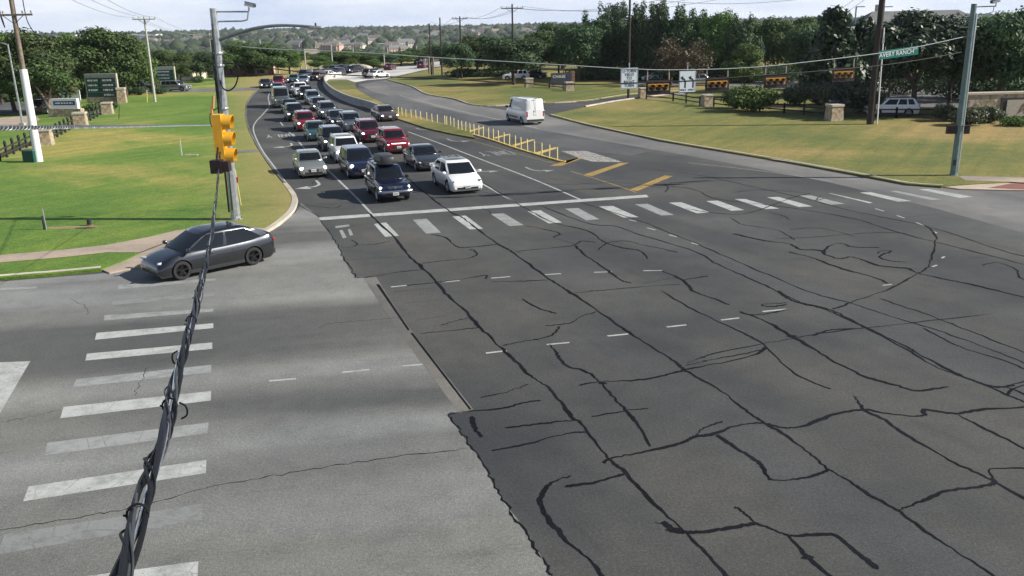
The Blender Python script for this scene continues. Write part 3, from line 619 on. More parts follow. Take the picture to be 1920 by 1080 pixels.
def wheel_meshes(r, blackrim=False):
    t = MB(); w_ = .11
    t.lathe([(r * .66, -w_ * .9), (r * .80, -w_), (r * .95, -w_ * .92), (r, -w_ * .6), (r, w_ * .6), (r * .95, w_ * .92), (r * .80, w_), (r * .66, w_ * .9)], axis='Y', n=28)
    m = MB(); m.lathe([(r * .70, -w_ * .8), (r * .66, -w_ * .95), (r * .63, -w_ * .8), (r * .60, w_ * .2), (.001, w_ * .2)], axis='Y', n=28)
    for k in range(5):
        a = 2 * math.pi * k / 5 + .3
        for off in (-.13, .13):
            c, s_ = math.cos(a + off), math.sin(a + off); R1 = r * .64
            m.tube([(c * .04, -w_ * .72, s_ * .04), (math.cos(a + off * .9) * R1, -w_ * .86, math.sin(a + off * .9) * R1)], .017, 5)
    m.lathe([(.001, -w_ * .82), (.055, -w_ * .8), (.06, -w_ * .5)], axis='Y', n=12)
    return t, m
def make_vehicle(name, key, opts):
    S = SPEC[key]; L, W, H = S['L'], S['W'], S['H']
    root = empty(name)
    us = [0, .006, .014, .03, .05, .08, .12, .17, .21, .25, .3, .36, .43, .5, .57, .64, .71, .77, .82, .86, .9, .93, .955, .975, .988, .996, 1.0]
    # body shell
    b = MB(); secs = []
    for u in us:
        h = body_section(S, u); secs.append(h + [(x, -y, z) for x, y, z in reversed(h[1:-1])])
    k = len(secs[0]); b.add([p for s_ in secs for p in s_], [(i * k + j, (i + 1) * k + j, (i + 1) * k + (j + 1) % k, i * k + (j + 1) % k) for i in range(len(secs) - 1) for j in range(k)])
    b.f = [tuple(reversed(f)) for f in b.f]
    n = len(secs) - 1; b.add([], [])
    b.f.append(tuple(range(k))); b.mi.append(0); b.f.append(tuple(reversed(range(n * k, n * k + k)))); b.mi.append(0)
    if key == 'pickup':
        pass
    pm = PAINT[opts.get('paint', 'white')]
    body = b.build('body', [pm, 'black_trim'], root, smooth=True, sharp=35)
    cut = MB(); cut.cur = 1
    xf = L / 2 - S['wf'] * L; xr = L / 2 - S['wrr'] * L; r = S['wr']
    for x in (xf, xr):
        for sy in (-1, 1):
            rr = r + .055; ya, yb = sy * (W / 2 + .2), sy * (W / 2 - .30)
            prof = [(0.0001, min(ya, yb)), (rr, min(ya, yb)), (rr, max(ya, yb)), (0.0001, max(ya, yb))]
            m = MB(); vs = []; N = 26
            for y in (min(ya, yb), max(ya, yb)):
                for i in range(N): a = 2 * math.pi * i / N; vs.append((x + rr * math.cos(a), y, r + rr * math.sin(a)))
            fs = [(i, i + N, (i + 1) % N + N, (i + 1) % N) for i in range(N)] + [tuple(range(N)), tuple(reversed(range(N, 2 * N)))]
            cut.add(vs, fs, 1)
    if key == 'pickup':
        x0, x1 = L / 2 - .985 * L, L / 2 - .655 * L; vs = []
        cut.box(((x0 + x1) / 2, 0, 1.2), (x1 - x0, W * .80, .9))
    co = cut.build('cut', [pm, 'black_trim'])
    apply_bool(body, co)
    body.data.polygons.foreach_set('use_smooth', [True] * len(body.data.polygons)); body.data.set_sharp_from_angle(angle=R(33))
    # cabin: painted pillars and roof edge, separate panes
    rings, kinds = gh_rings(S); nr = len(rings[0]); cab = MB(); parts = {}
    V = [p for rg in rings for p in rg]
    for i in range(len(rings) - 1):
        for j in range(nr):
            f = (i * nr + j, i * nr + (j + 1) % nr, (i + 1) * nr + (j + 1) % nr, (i + 1) * nr + j); kd = kinds[j]
            if kd == 'B' and S.get('rear_glass') is False: kd = 'p'
            if kd != 'p' and 1 <= i < 4: parts.setdefault(kd, []).append(f)
            else: cab.f.append(f); cab.mi.append(0)
    cx = sum(p[0] for p in rings[-1]) / nr; prev = len(rings) - 1; cr = S.get('crown', .045)
    allv = list(V)
    for q, kk in enumerate((.86, .6, .3)):
        for p in rings[-1]: allv.append((cx + (p[0] - cx) * kk, p[1] * kk, H - .03 + cr * .62 * (1 - kk * kk) ** .8))
    roof_faces = []
    for q in range(3):
        a = prev + q
        for j in range(nr): roof_faces.append((a * nr + j, a * nr + (j + 1) % nr, (a + 1) * nr + (j + 1) % nr, (a + 1) * nr + j))
    a = prev + 3; roof_faces.append(tuple(a * nr + j for j in range(nr)))
    cab.v = allv
    if S.get('roofglass'):
        cab.f += roof_faces[:nr]; cab.mi += [0] * nr
        g = MB(); g.v = allv; g.f = roof_faces[nr:]; g.mi = [0] * len(g.f); g.build('roof_glass', 'car_glass', root, smooth=True)
    else: cab.f += roof_faces; cab.mi += [0] * len(roof_faces)
    cab.build('cabin', [pm], root, smooth=True, sharp=50)
    for kd, fs in parts.items():
        g = MB(); g.v = V; g.f = fs; g.mi = [0] * len(fs)
        g.build({'W': 'windshield', 'B': 'rear_window'}.get(kd, 'side_window'), 'car_glass', root, smooth=True)
    # door seams and sills
    du = [.265, .46, .66] if key not in ('van',) else [.19, .37]
    for u in du:
        for sy in (-1, 1):
            tr = MB(); h0 = body_section(S, u - .012 / L / 2); h1 = body_section(S, u + .012 / L / 2)
            for q in range(4, 8):
                f = [h0[q], h0[q + 1], h1[q + 1], h1[q]]; vs = [(x, sy * (y + .004), z + .002) for x, y, z in f]; tr.add(vs, [(0, 1, 2, 3)] if sy < 0 else [(3, 2, 1, 0)])
            tr.build('door_seam', 'black_trim', root)
    for sy in (-1, 1): sl_ = MB(); sl_.box((0.02 * L, sy * (W / 2 - .045), S['clear'] + .09), (L * .46, .07, .13)); sl_.build('sill', 'black_trim', root)
    # wheels
    tm, rm = wheel_meshes(r); wheels = []
    for x in (xf, xr):
        for sy in (-1, 1):
            we = empty('wheel'); we.parent = root; we.location = (x, sy * (W / 2 - .125), r); we.rotation_euler = (0, 0, 0 if sy < 0 else math.pi)
            if not wheels:
                to = tm.build('tyre', 'tyre_rubber', we, smooth=True); ro = rm.build('rim', 'rim_black' if opts.get('blackrim') else 'rim_alloy', we, smooth=True); wheels = [to, ro]
            else:
                for q in wheels: c = q.copy(); col.objects.link(c); c.parent = we
    # lamps
    hl = opts.get('lamp', (.40, .17, .10)); hz = opts.get('lz', interp(S['top'], .03) - .12)
    for sy in (-1, 1):
        m = MB(); M = Matrix.Rotation(-sy * R(opts.get('lrot', 34)), 3, 'Z') @ Matrix.Rotation(R(12), 3, 'Y') @ Matrix.Rotation(sy * R(opts.get('lslant', 8)), 3, 'X')
        yy = W * opts.get('ly', .365); uu = opts.get('lu', .034); m.ball((L / 2 - uu * L, sy * yy, hz), (opts.get('lx', .11), hl[0] / 2, hl[1] / 2), 12, 8, .75, M); m.build('headlight', opts.get('lampmat', 'lamp_clear'), root, smooth=True)
        m = MB()
        if key in ('van', 'pickup', 'suv', 'boxsuv', 'bigsuv'): m.box((-L / 2 + .03, sy * (W * .405), .98 if key != 'van' else 1.0), (.07, .12, .30 if key != 'van' else .5))
        else: m.ball((-L / 2 + .06, sy * W * .36, .86), (.09, .2, .075), 10, 6, .7, Matrix.Rotation(sy * R(20), 3, 'Z'))
        m.build('tail_light', 'lamp_red', root, smooth=key in ('sedan', 'ev', 'oldsedan'))
        m = MB(); ux = S['gh'][0] + .045; mx_ = L / 2 - ux * L; mz = S['zb'] + .09; big = 1.35 if key in ('van', 'pickup', 'bigsuv') else 1.0
        m.ball((mx_ - .05, sy * (W / 2 + .075 * big), mz + .02), (.07, .115 * big, .075 * big), 10, 7, .7, Matrix.Rotation(sy * R(-14), 3, 'Z')); m.tube([(mx_ - .05, sy * (W / 2 - .10), mz - .05), (mx_ - .05, sy * (W / 2 + .03), mz - .01)], .022, 6)
        m.build('side_mirror', [pm] if opts.get('mirror', 'paint') == 'paint' else 'black_trim', root, smooth=True)
        for ud in ([.43, .63] if key != 'van' else [.34]):
            h = body_section(S, ud)[5]; m = MB(); m.box((h[0], sy * (h[1] - .008), h[2] + .05), (.17, .04, .028)); m.build('door_handle', [pm], root)
    # front and rear fascia
    zt = interp(S['top'], .012); cl = S['clear']
    if opts.get('grille', True):
        gw, gh_ = opts.get('gsize', (.85, .20)); gz = opts.get('gz', zt - .20); m = MB(); m.box((L / 2 - .012, 0, gz), (.07, gw, gh_), taper=1.0)
        gr = m.build('grille', 'black_trim', root)
        if opts.get('chrome'):
            m = MB(); m.box((L / 2 + .026, 0, gz + gh_ / 2), (.03, gw + .05, .03)); m.box((L / 2 + .026, 0, gz), (.02, gw * .9, .022)); m.box((L / 2 + .03, 0, gz + .01), (.03, .12, .09)); m.build('grille_bar', 'chrome', gr)
    m = MB(); m.box((L / 2 - .03, 0, cl + .17), (.08, W * .62, .11)); m.build('air_intake', 'black_trim', root)
    if opts.get('foglamp'):
        for sy in (-1, 1): m = MB(); m.box((L / 2 - .05, sy * W * .36, cl + .25), (.1, .16, .08)); m.build('fog_lamp', 'lamp_clear', root)
    if opts.get('vee'):
        m = MB()
        for sy in (-1, 1): m.tube([(L / 2 + .03, sy * .12, gz - .08), (L / 2 + .02, sy * .34, gz + .12)], .02, 5)
        m.build('grille_bar', 'chrome', root)
    if opts.get('bumper'):
        m = MB(); pts = []
        for j in range(-6, 7): y = j / 6 * W * .5; pts.append((L / 2 + .07 - .16 * (j / 6) ** 4, y, cl + .30))
        m.tube(pts, .085, 8); m.build('bumper', opts['bumper'], root, smooth=True)
    if opts.get('lightbar'):
        m = MB(); m.tube([(L / 2 + .0 - .14 * (j / 6) ** 2, j / 6 * W * .42, zt - .02) for j in range(-6, 7)], .018, 6); m.build('light_bar', 'lamp_lit', root)
    if opts.get('front_plate', True):
        pz = opts.get('pz', cl + .32); m = MB(); m.box((L / 2 + .045 + (.09 if opts.get('bumper') else 0), opts.get('py', 0), pz), (.02, .31, .155)); pl = m.build('license_plate', 'plate_white', root)
        m = MB()
        for q in range(7): m.box((L / 2 + .058 + (.09 if opts.get('bumper') else 0), opts.get('py', 0) + (q - 3) * .038, pz - .005), (.006, .02, .06 + .01 * (q % 2)))
        m.build('plate_marks', 'plate_ink', pl)
    rz_ = .92 if key != 'van' else 1.0
    m = MB(); m.box((-L / 2 - .008, .0, rz_), (.03, .34, .17)); m.build('rear_plate', 'plate_white', root)
    m = MB(); m.box((-L / 2 + .02, 0, cl + .22), (.12, W * .84, .17)); m.build('rear_bumper', 'black_trim', root)
    if key == 'van':
        m = MB(); m.box((-L / 2 - .004, 0, 1.6), (.012, .016, 1.5)); m.box((-L / 2 - .006, .0, 2.38), (.03, .30, .05)); m.box((-L / 2 - .02, .12, 1.25), (.03, .035, .16)); m.build('rear_door_seam', 'black_trim', root)
        for sy in (-1, 1):
            for zz in (1.3, 2.1): m = MB(); m.box((-L / 2 + .0, sy * (W / 2 - .10), zz), (.04, .08, .06)); m.build('door_hinge', [pm], root)
            m = MB(); m.box((.3, sy * (W / 2 - .012), .62), (L * .40, .03, .13)); m.build('side_moulding', 'black_trim', root)
    if opts.get('rails'):
        m = MB()
        for sy in (-1, 1): m.tube([(L / 2 - S['gh'][1] * L - .15, sy * W * .365, H - .03), (L / 2 - S['gh'][1] * L - .3, sy * W * .37, H + .05), (L / 2 - S['gh'][2] * L + .25, sy * W * .37, H + .05), (L / 2 - S['gh'][2] * L + .1, sy * W * .365, H - .03)], .022, 6)
        m.build('roof_rail', opts['rails'], root, smooth=True)
    if opts.get('sunroof'):
        m = MB(); m.box((L / 2 - (S['gh'][1] + .14) * L, 0, H + .004), (.85, 1.0, .03)); m.build('sunroof', 'car_glass', root)
    if opts.get('wiper', True) and key != 'van':
        m = MB(); u0 = S['gh'][0]; x0 = L / 2 - (u0 + .002) * L
        for y0 in (-.1, .5): m.tube([(x0 - .06, y0, S['zb'] + .075), (x0 - .10, y0 - .5, S['zb'] + .085)], .010, 4)
        m.build('wiper', 'black_trim', root)
    return root
def recolor(root, pname):
    for ch in root.children:
        if ch.type == 'MESH' and ch.material_slots and ch.material_slots[0].material and ch.material_slots[0].material.name.startswith('paint_'):
            ch.material_slots[0].link = 'OBJECT'; ch.material_slots[0].material = PAINT[pname]
def heading(Y):
    tb = [(0, 109), (90, 109), (125, 107), (145, 103), (160, 96), (172, 84), (185, 66), (200, 48), (230, 40), (300, 38)]
    return R(interp(tb, Y) + 180)
TEMPL = {}
def vehicle(name, key, pname, opts, px, py, label, cat, group=None, hd=None, at=None):
    o_ = dict(opts); tk = (key, tuple(sorted((k, str(v)) for k, v in o_.items())))
    if tk in TEMPL:
        root = copy_tree(TEMPL[tk]); root.name = name; recolor(root, pname)
        if 'group' in root: del root['group']
    else:
        o_['paint'] = pname; root = make_vehicle(name, key, o_); TEMPL[tk] = root
        for ch in root.children:
            if ch.type == 'MESH' and ch.data.materials and ch.data.materials[0] and ch.data.materials[0].name.startswith('paint_'): pass
    L = SPEC[key]['L']
    if at is None:
        p = gp(px, py, 0.0); h = heading(p.y) if hd is None else hd
        p = p - Vector((math.cos(h), math.sin(h), 0)) * (L / 2 - .25); p.x += .22; p.z = 0.006
    else: p = Vector(at); h = hd
    root.location = p; root.rotation_euler = (0, 0, h); tag(root, label, cat, group)
    return root
QG = 'vehicles queued at the junction'
lit = dict(lampmat='lamp_lit')
o_sedan = dict(gsize=(.9, .16), lamp=(.46, .12), foglamp=True, **lit); o_suv = dict(gsize=(.8, .24), lamp=(.42, .13), rails='black_trim', **lit)
o_suvd = dict(gsize=(.8, .24), lamp=(.42, .13), rails='black_trim'); o_sedd = dict(gsize=(.9, .16), lamp=(.46, .12), foglamp=True)
# lane nearest the grass
vehicle('sedan', 'oldsedan', 'champagne', dict(gsize=(.62, .13), lamp=(.42, .20), lrot=30, **lit), 582, 334, 'pale silver older sedan alone in the lane beside the grass', 'car', QG)
# second lane
suv0 = vehicle('roof_box_suv', 'boxsuv', 'navy', dict(gsize=(.80, .13), gz=.80, lamp=(.34, .20), lz=.80, lrot=22, lslant=0, bumper='chrome', chrome=True, pz=.50, py=0.0, mirror='black', rails='black_trim', **lit), 733, 379, 'dark blue boxy older SUV with a black roof box and chrome bumper', 'SUV', QG)
vehicle('hatchback', 'suv', 'navy', dict(gsize=(.7, .10), lamp=(.30, .24), lrot=30, grille=True, **lit), 676, 335, 'navy rounded hatchback right behind the SUV with the roof box', 'car', QG)
vehicle('suv', 'suv', 'white', dict(gsize=(.95, .14), gz=.78, lamp=(.44, .18), rails='chrome', sunroof=True, chrome=True, **lit), 650, 306, 'white SUV with a sunroof and chrome roof rails, third in the middle lane', 'SUV', QG)
vehicle('suv', 'suv', 'midnight', o_suv, 625, 284, 'dark navy SUV directly behind the white SUV', 'SUV', QG)
vehicle('sedan', 'oldsedan', 'teal', dict(gsize=(.7, .12), lamp=(.44, .14)), 593, 265, 'teal sedan between the dark red crossover and the navy SUV', 'car', QG)
vehicle('suv', 'suv', 'crimson', o_suv, 573, 247, 'dark red crossover behind the teal sedan', 'SUV', QG)
vehicle('suv', 'suv', 'black', o_suv, 553, 228, 'black SUV with lit lamps just behind the dark red crossover', 'SUV', QG)
vehicle('sedan', 'sedan', 'midnight', o_sedan, 544, 213, 'dark sedan mostly hidden behind the black SUV, in front of the tall van', 'car', QG)
vehicle('passenger_van', 'van', 'greengrey', dict(gsize=(1.0, .2), lamp=(.4, .22), lz=.95, front_plate=False), 527, 203, 'tall grey green van with a big dark windshield in the queue', 'van', QG)
vehicle('sedan', 'sedan', 'steel_blue', o_sedd, 519, 175, 'pale blue car squeezed between the tall van and the red truck', 'car', QG)
vehicle('truck', 'bigsuv', 'crimson', dict(gsize=(1.2, .34), lamp=(.4, .2), rails='black_trim'), 520, 165, 'large dark red truck behind the tall van', 'truck', QG)
vehicle('sedan', 'sedan', 'black', o_sedan, 498, 166, 'black car at the road edge, left of the large red truck', 'car', QG, hd=R(-70))
# third lane
vehicle('crossover', 'ev', 'white', dict(grille=False, lamp=(.50, .11), lz=.70, lslant=10, lu=.048, lx=.06, lrot=50, ly=.345, pz=.42, **{}), 868, 363, 'white rounded crossover with a glass roof first at the stop line', 'car', QG)
vehicle('sedan', 'sedan', 'charcoal', dict(gsize=(1.0, .24), lamp=(.46, .11), foglamp=True, chrome=True, vee=True, lampmat='lamp_clear'), 802, 321, 'charcoal sedan with a white plate behind the white crossover', 'car', QG)
vehicle('suv', 'suv', 'crimson', dict(gsize=(.8, .16), gz=.56, lamp=(.30, .10), lz=.72, lightbar=True, **lit), 742, 289, 'bright red crossover with a thin light bar across its nose', 'SUV', QG)
vehicle('suv', 'suv', 'maroon', dict(gsize=(.9, .26), lamp=(.42, .13), vee=True, rails='chrome', **lit), 694, 268, 'deep maroon SUV with a V shaped grille behind the red crossover', 'SUV', QG)
vehicle('suv', 'suv', 'slate', o_suvd, 660, 249, 'slate grey SUV directly behind the maroon SUV', 'SUV', QG)
vehicle('sedan', 'sedan', 'black', o_sedan, 635, 239, 'black sedan just behind the slate grey SUV', 'car', QG)
vehicle('suv', 'suv', 'slate', o_suv, 615, 224, 'grey SUV with one bright lamp behind the black sedan', 'SUV', QG)
vehicle('sedan', 'sedan', 'gunmetal', o_sedan, 599, 209, 'gunmetal sedan behind the grey SUV with one bright lamp', 'car', QG)
vehicle('suv', 'suv', 'steel_blue', o_suvd, 587, 197, 'light blue grey SUV two behind in the right hand file, over the barrier bend', 'SUV', QG)
vehicle('suv', 'suv', 'black', o_suv, 574, 187, 'black SUV with a white square lamp far up the queue', 'SUV', QG)
vehicle('pickup_truck', 'pickup', 'white', dict(gsize=(1.2, .3), lamp=(.3, .24), chrome=True), 563, 182, 'white pickup far up the queue beside the dark blue car', 'pickup truck', QG)
vehicle('sedan', 'sedan', 'navy', o_sedd, 553, 176, 'dark blue car left of the white pickup far up the queue', 'car', QG)
vehicle('sedan', 'sedan', 'steel_blue', o_sedan, 566, 158, 'pale roofed car with lit lamps where the queue starts to bend', 'car', QG)
vehicle('sedan', 'sedan', 'teal', o_sedan, 547, 156, 'dark green car left of the pale roofed car at the bend', 'car', QG)
vehicle('suv', 'suv', 'charcoal', o_suvd, 562, 148, 'charcoal SUV behind the pale roofed car at the bend', 'SUV', QG)
vehicle('suv', 'suv', 'bronze', o_suv, 586, 152, 'brown SUV turned sideways on the bend of the queue', 'SUV', QG, hd=R(-100))
vehicle('sedan', 'sedan', 'white', o_sedd, 601, 148, 'white car right behind the brown SUV on the bend', 'car', QG, hd=R(-108))
vehicle('sedan', 'sedan', 'black', o_sedan, 609, 145.5, 'black car third round the bend behind the brown SUV', 'car', QG, hd=R(-108))
vehicle('suv', 'suv', 'gunmetal', o_suv, 620, 144, 'dark grey SUV at the top end of the concrete barrier', 'SUV', QG, hd=R(-108))
vehicle('suv', 'suv', 'greengrey', o_suvd, 616, 138, 'green grey SUV in the far file above the barrier end', 'SUV', QG, hd=R(-108))
vehicle('suv', 'suv', 'charcoal', o_suv, 632, 137, 'charcoal SUV with lit lamps on the far pale road', 'SUV', QG, hd=R(-108))
vehicle('sedan', 'sedan', 'black', o_sedan, 649, 137, 'black car on the far pale road, left one of a close pair', 'car', QG, hd=R(-110))
vehicle('sedan', 'sedan', 'gunmetal', o_sedan, 656, 135, 'grey car on the far pale road, right one of a close pair', 'car', QG, hd=R(-110))
# beside the barrier, moving
vehicle('sedan', 'sedan', 'bronze', dict(gsize=(.9, .12), lamp=(.46, .14), front_plate=True, **lit), 727, 228, 'black brown sedan alone beside the end of the concrete barrier', 'car', None, hd=R(-68))
vehicle('crossover', 'ev', 'gunmetal', dict(grille=False, lamp=(.50, .11), lz=.70, lslant=10, lu=.048, lx=.06, lrot=50, ly=.345, front_plate=False, blackrim=True, lampmat='lamp_clear'), 0, 0, 'dark grey rounded crossover with black wheels turning at the near corner', 'car', None, hd=R(-136.5), at=(-11.75, 33.45, .006))
vehicle('cargo_van', 'van', 'white', dict(gsize=(1.0, .2), lamp=(.4, .22), lz=.95, mirror='black'), 0, 0, 'white high roof cargo van driving away on the far carriageway', 'van', None, hd=R(111), at=(1.5, 85.6, .008))
for x, y, pn, ky, lb in ((712, 144, 'black', 'suv', 'black SUV on the sunlit far road, in front of the white car'), (722, 145, 'white', 'sedan', 'white car on the sunlit far road beside the black SUV'), (735, 130, 'maroon', 'sedan', 'dark red car far along the pale road'), (789, 121.5, 'charcoal', 'suv', 'charcoal SUV at the far end of the pale road near the trees'), (796, 127, 'maroon', 'suv', 'dark red SUV near the far wooden poles')):
    vehicle('far_car', ky, pn, o_suvd if ky == 'suv' else o_sedd, x, y, lb, 'car', None, hd=R(80 if x > 730 else 55))
# cars standing in the lots
def parked(px, py, pn, ky, lb, hd, z=.12):
    r_ = vehicle('parked_car', ky, pn, o_suvd if ky == 'suv' else o_sedd, px, py, lb, 'car', None, hd=hd, at=(0, 0, 0)); p = gp(px, py, z); r_.location = p; return r_
parked(330, 171, 'silver', 'suv', 'silver SUV parked on the side drive right of the pale utility pole', R(-8))
parked(262, 172, 'black', 'suv', 'black vehicle parked behind the hedge left of the pale utility pole', R(10))
parked(1670, 217, 'white', 'suv', 'white car parked behind the brown utility pole under the trees', R(170))
parked(968, 150, 'white', 'suv', 'white SUV parked behind a tree trunk beyond the far grass bank', R(175))
parked(1000, 147, 'charcoal', 'sedan', 'dark car parked left of the low dark bank sign', R(170))
parked(1230, 151, 'white', 'sedan', 'white car in the lot between the white sign and the hanging signal', R(175))
parked(1312, 160, 'silver', 'suv', 'silver SUV parked in the shaded lot behind the arrow sign', R(5))
parked(1560, 195, 'midnight', 'suv', 'dark car parked behind the large stone pillar', R(175))
parked(1600, 200, 'steel_blue', 'sedan', 'blue grey car parked just left of the brown utility pole', R(178))
parked(90, 212, 'black', 'suv', 'black vehicle parked left of the white monument sign', R(85))
# roof box: rests on the SUV
bx = empty('roof_box'); rb = MB(); rb.ball((0, 0, .16), (.95, .48, .30), 22, 12, .42); rb.v = [(x, y * (1 - .10 * x), max(z, 0.0)) for x, y, z in rb.v]; rb.build('shell', 'box_plastic', bx, smooth=True)
rb = MB(); rb.box((.0, 0, .10), (1.86, 1.03, .02)); rb.build('seam_band', 'black_trim', bx)
for x in (-.55, .55): rb = MB(); rb.tube([(x, -.62, -.03), (x, .62, -.03)], .022, 6); rb.build('crossbar', 'black_trim', bx)
fw = Vector((math.cos(suv0.rotation_euler.z), math.sin(suv0.rotation_euler.z), 0)); bx.location = suv0.location + fw * (-.10) + Vector((0, 0, 1.83)); bx.rotation_euler = (0, 0, suv0.rotation_euler.z)
tag(bx, 'black streamlined cargo box on the roof of the dark blue boxy SUV', 'roof box')
# ------------------------------------------------------------------ barrier, delineator posts
mat('barrier_concrete', (0.42, 0.41, 0.39), 0.85, var=0.18, scale=1.2, bump=0.2)
bl = smooth_line(GP([(712, 211), (690, 203), (655, 192), (632, 181), (616, 169), (609, 158), (611, 151), (620, 147), (640, 143)], 0.0), 8)
mb = MB(); prof = [(-.30, 0), (-.28, .09), (-.12, .30), (-.085, .86), (.085, .86), (.12, .30), (.28, .09), (.30, 0)]; n = len(bl); vs = []
for i, p in enumerate(bl):
    d = bl[min(i + 1, n - 1)] - bl[max(i - 1, 0)]; d.z = 0; d.normalize(); q = Vector((-d.y, d.x, 0))
    for a, z in prof: vs.append((p.x + q.x * a, p.y + q.y * a, z))
k = len(prof); mb.add(vs, [(i * k + j, i * k + j + 1, (i + 1) * k + j + 1, (i + 1) * k + j) for i in range(n - 1) for j in range(k - 1)] + [tuple(range(k)), tuple(reversed(range((n - 1) * k, n * k)))])
mb.f = [tuple(reversed(f)) for f in mb.f]
tag(mb.build('concrete_barrier', 'barrier_concrete'), 'curving pale concrete barrier wall between the queue and the grass median', 'barrier')
mat('post_yellow', (0.80, 0.64, 0.26), 0.55, var=.1); mat('post_base', (0.35, 0.25, 0.08), 0.8); mat('reflector', (0.85, 0.8, 0.55), 0.3)
PX = [(747, 217), (754, 218), (761, 221), (771, 222), (780, 223), (789, 226), (800, 228), (810, 231), (820, 232.5), (834, 235), (837.5, 236), (845, 237), (851, 240), (859, 244), (866, 246), (873, 248), (881.5, 251), (889, 253), (897.5, 255), (906, 257), (916, 260), (925, 263), (935, 266), (945, 270), (955, 273), (966, 277), (977, 280), (989, 284), (1002, 288), (1016, 292), (1030, 296), (1045, 301)]
ONES = ['', 'first', 'second', 'third', 'fourth', 'fifth', 'sixth', 'seventh', 'eighth', 'ninth', 'tenth', 'eleventh', 'twelfth', 'thirteenth', 'fourteenth', 'fifteenth', 'sixteenth', 'seventeenth', 'eighteenth', 'nineteenth']
def ordinal(n):
    if n < 20: return ONES[n]
    t = {2: 'twent', 3: 'thirt', 4: 'fort'}[n // 10]; return t + 'ieth' if n % 10 == 0 else t + 'y-' + ONES[n % 10]
post0 = None; PG = 'yellow lane delineator posts'
for i, (x, y) in enumerate(PX):
    p = gp(x, y, 0.004)
    where = ('at the barrier end of the row' if i == 0 else 'at the junction end of the row' if i == len(PX) - 1 else None)
    if post0 is None:
        post0 = empty('delineator_post'); m = MB(); m.lathe([(.11, 0), (.11, .03), (.05, .05), (.001, .05)], n=12); m.build('base', 'post_base', post0, smooth=True)
        m = MB(); m.lathe([(.042, .04), (.042, .88), (.036, .91), (.001, .915)], n=12); m.build('tube', 'post_yellow', post0, smooth=True)
        m = MB(); m.lathe([(.044, .72), (.044, .80)], n=12); m.build('reflective_band', 'reflector', post0, smooth=True); o = post0
    else: o = copy_tree(post0)
    o.location = p; o.rotation_euler = (R(random.uniform(-2, 2)), R(random.uniform(-2, 2)), 0)
    tag(o, 'yellow flexible post, the one ' + where if where else 'yellow flexible post, %s in the row counted from the barrier' % ordinal(i + 1), 'delineator', PG)
mb = MB(); l_ = smooth_line(GP([(880, 251), (925, 264), (966, 278), (1002, 289), (1047, 302), (1060, 304)], 0.0), 5)
for a, b_ in zip(l_, l_[1:]):
    d = (b_ - a); mb.box(((a.x + b_.x) / 2, (a.y + b_.y) / 2, .045), (d.length * .98, .22, .08), rz=math.atan2(d.y, d.x))
tag(mb.build('lane_curb', 'line_yellow_bright'), 'low yellow curb strip under the row of flexible posts', 'curb')
# ------------------------------------------------------------------ planes of the span wires
LP = gp(443, 415, 0.0); RP = gp(1787, 332, 0.0)
def plane_pt(px, py, A, B):
    a, b, d = ray(px, py); n_ = Vector((-(B.y - A.y), B.x - A.x)); t = (n_.x * A.x + n_.y * A.y) / (n_.x * a + n_.y * b)
    return Vector((a * t, b * t, CAM_H + d * t))
SP = lambda x, y: plane_pt(x, y, LP, RP)
mat('galv', (0.42, 0.44, 0.45), 0.42, 0.65, var=0.22, scale=5); mat('galv_dark', (0.16, 0.185, 0.19), 0.5, 0.3, var=.15, scale=4); mat('galv_green', (0.15, 0.21, 0.20), 0.45, 0.4, var=0.15, scale=4); mat('dark_metal', (0.03, 0.032, 0.035), 0.5, 0.3)
mat('cable_black', (0.007, 0.007, 0.009), 0.5, spec=.3); mat('cable_purple', (0.014, 0.012, 0.024), 0.42, spec=.3); mat('cable_grey', (0.045, 0.048, 0.052), 0.5, var=.3, scale=6); mat('wire_steel', (0.30, 0.33, 0.33), 0.5, 0.4); mat('wire_bright', (0.75, 0.77, 0.78), 0.25, 0.9)
mat('cam_white', (0.55, 0.55, 0.54), 0.4); mat('sleeve_white', (0.82, 0.80, 0.82), 0.5, var=.04); mat('signal_yellow', (0.72, 0.36, 0.02), 0.5, coat=.15, var=.12, scale=5); mat('signal_dark', (0.03, 0.016, 0.014), 0.5)
mat('backplate', (0.022, 0.008, 0.009), 0.5); mat('lens_dark', (0.022, 0.012, 0.006), 0.25, coat=.5); mat('bronze_strap', (0.50, 0.27, 0.10), 0.5); mat('signal_worn', (0.42, 0.27, 0.08), 0.55, var=.2, scale=6); mat('hanger_tan', (0.42, 0.36, 0.28), 0.5, .3)
mat('pole_wood', (0.20, 0.155, 0.12), 0.9, var=.3, scale=6, bump=.3); mat('pole_wood_pale', (0.44, 0.43, 0.38), 0.9, var=.2, scale=6); mat('pole_wood_dark', (0.045, 0.035, 0.032), 0.9, var=.3, scale=6)
mat('glass_white', (0.85, 0.86, 0.84), 0.3); mat('sign_green', (0.01, 0.16, 0.12), 0.4); mat('sign_white', (0.60, 0.66, 0.68), 0.45); mat('sign_ink', (0.02, 0.02, 0.022), 0.6); mat('letter_white', (0.85, 0.88, 0.87), 0.5)
mat('insulator', (0.25, 0.22, 0.2), 0.35); mat('tag_red', (0.7, 0.03, 0.08), 0.5); mat('stake_yellow', (0.6, 0.5, 0.15), 0.6)
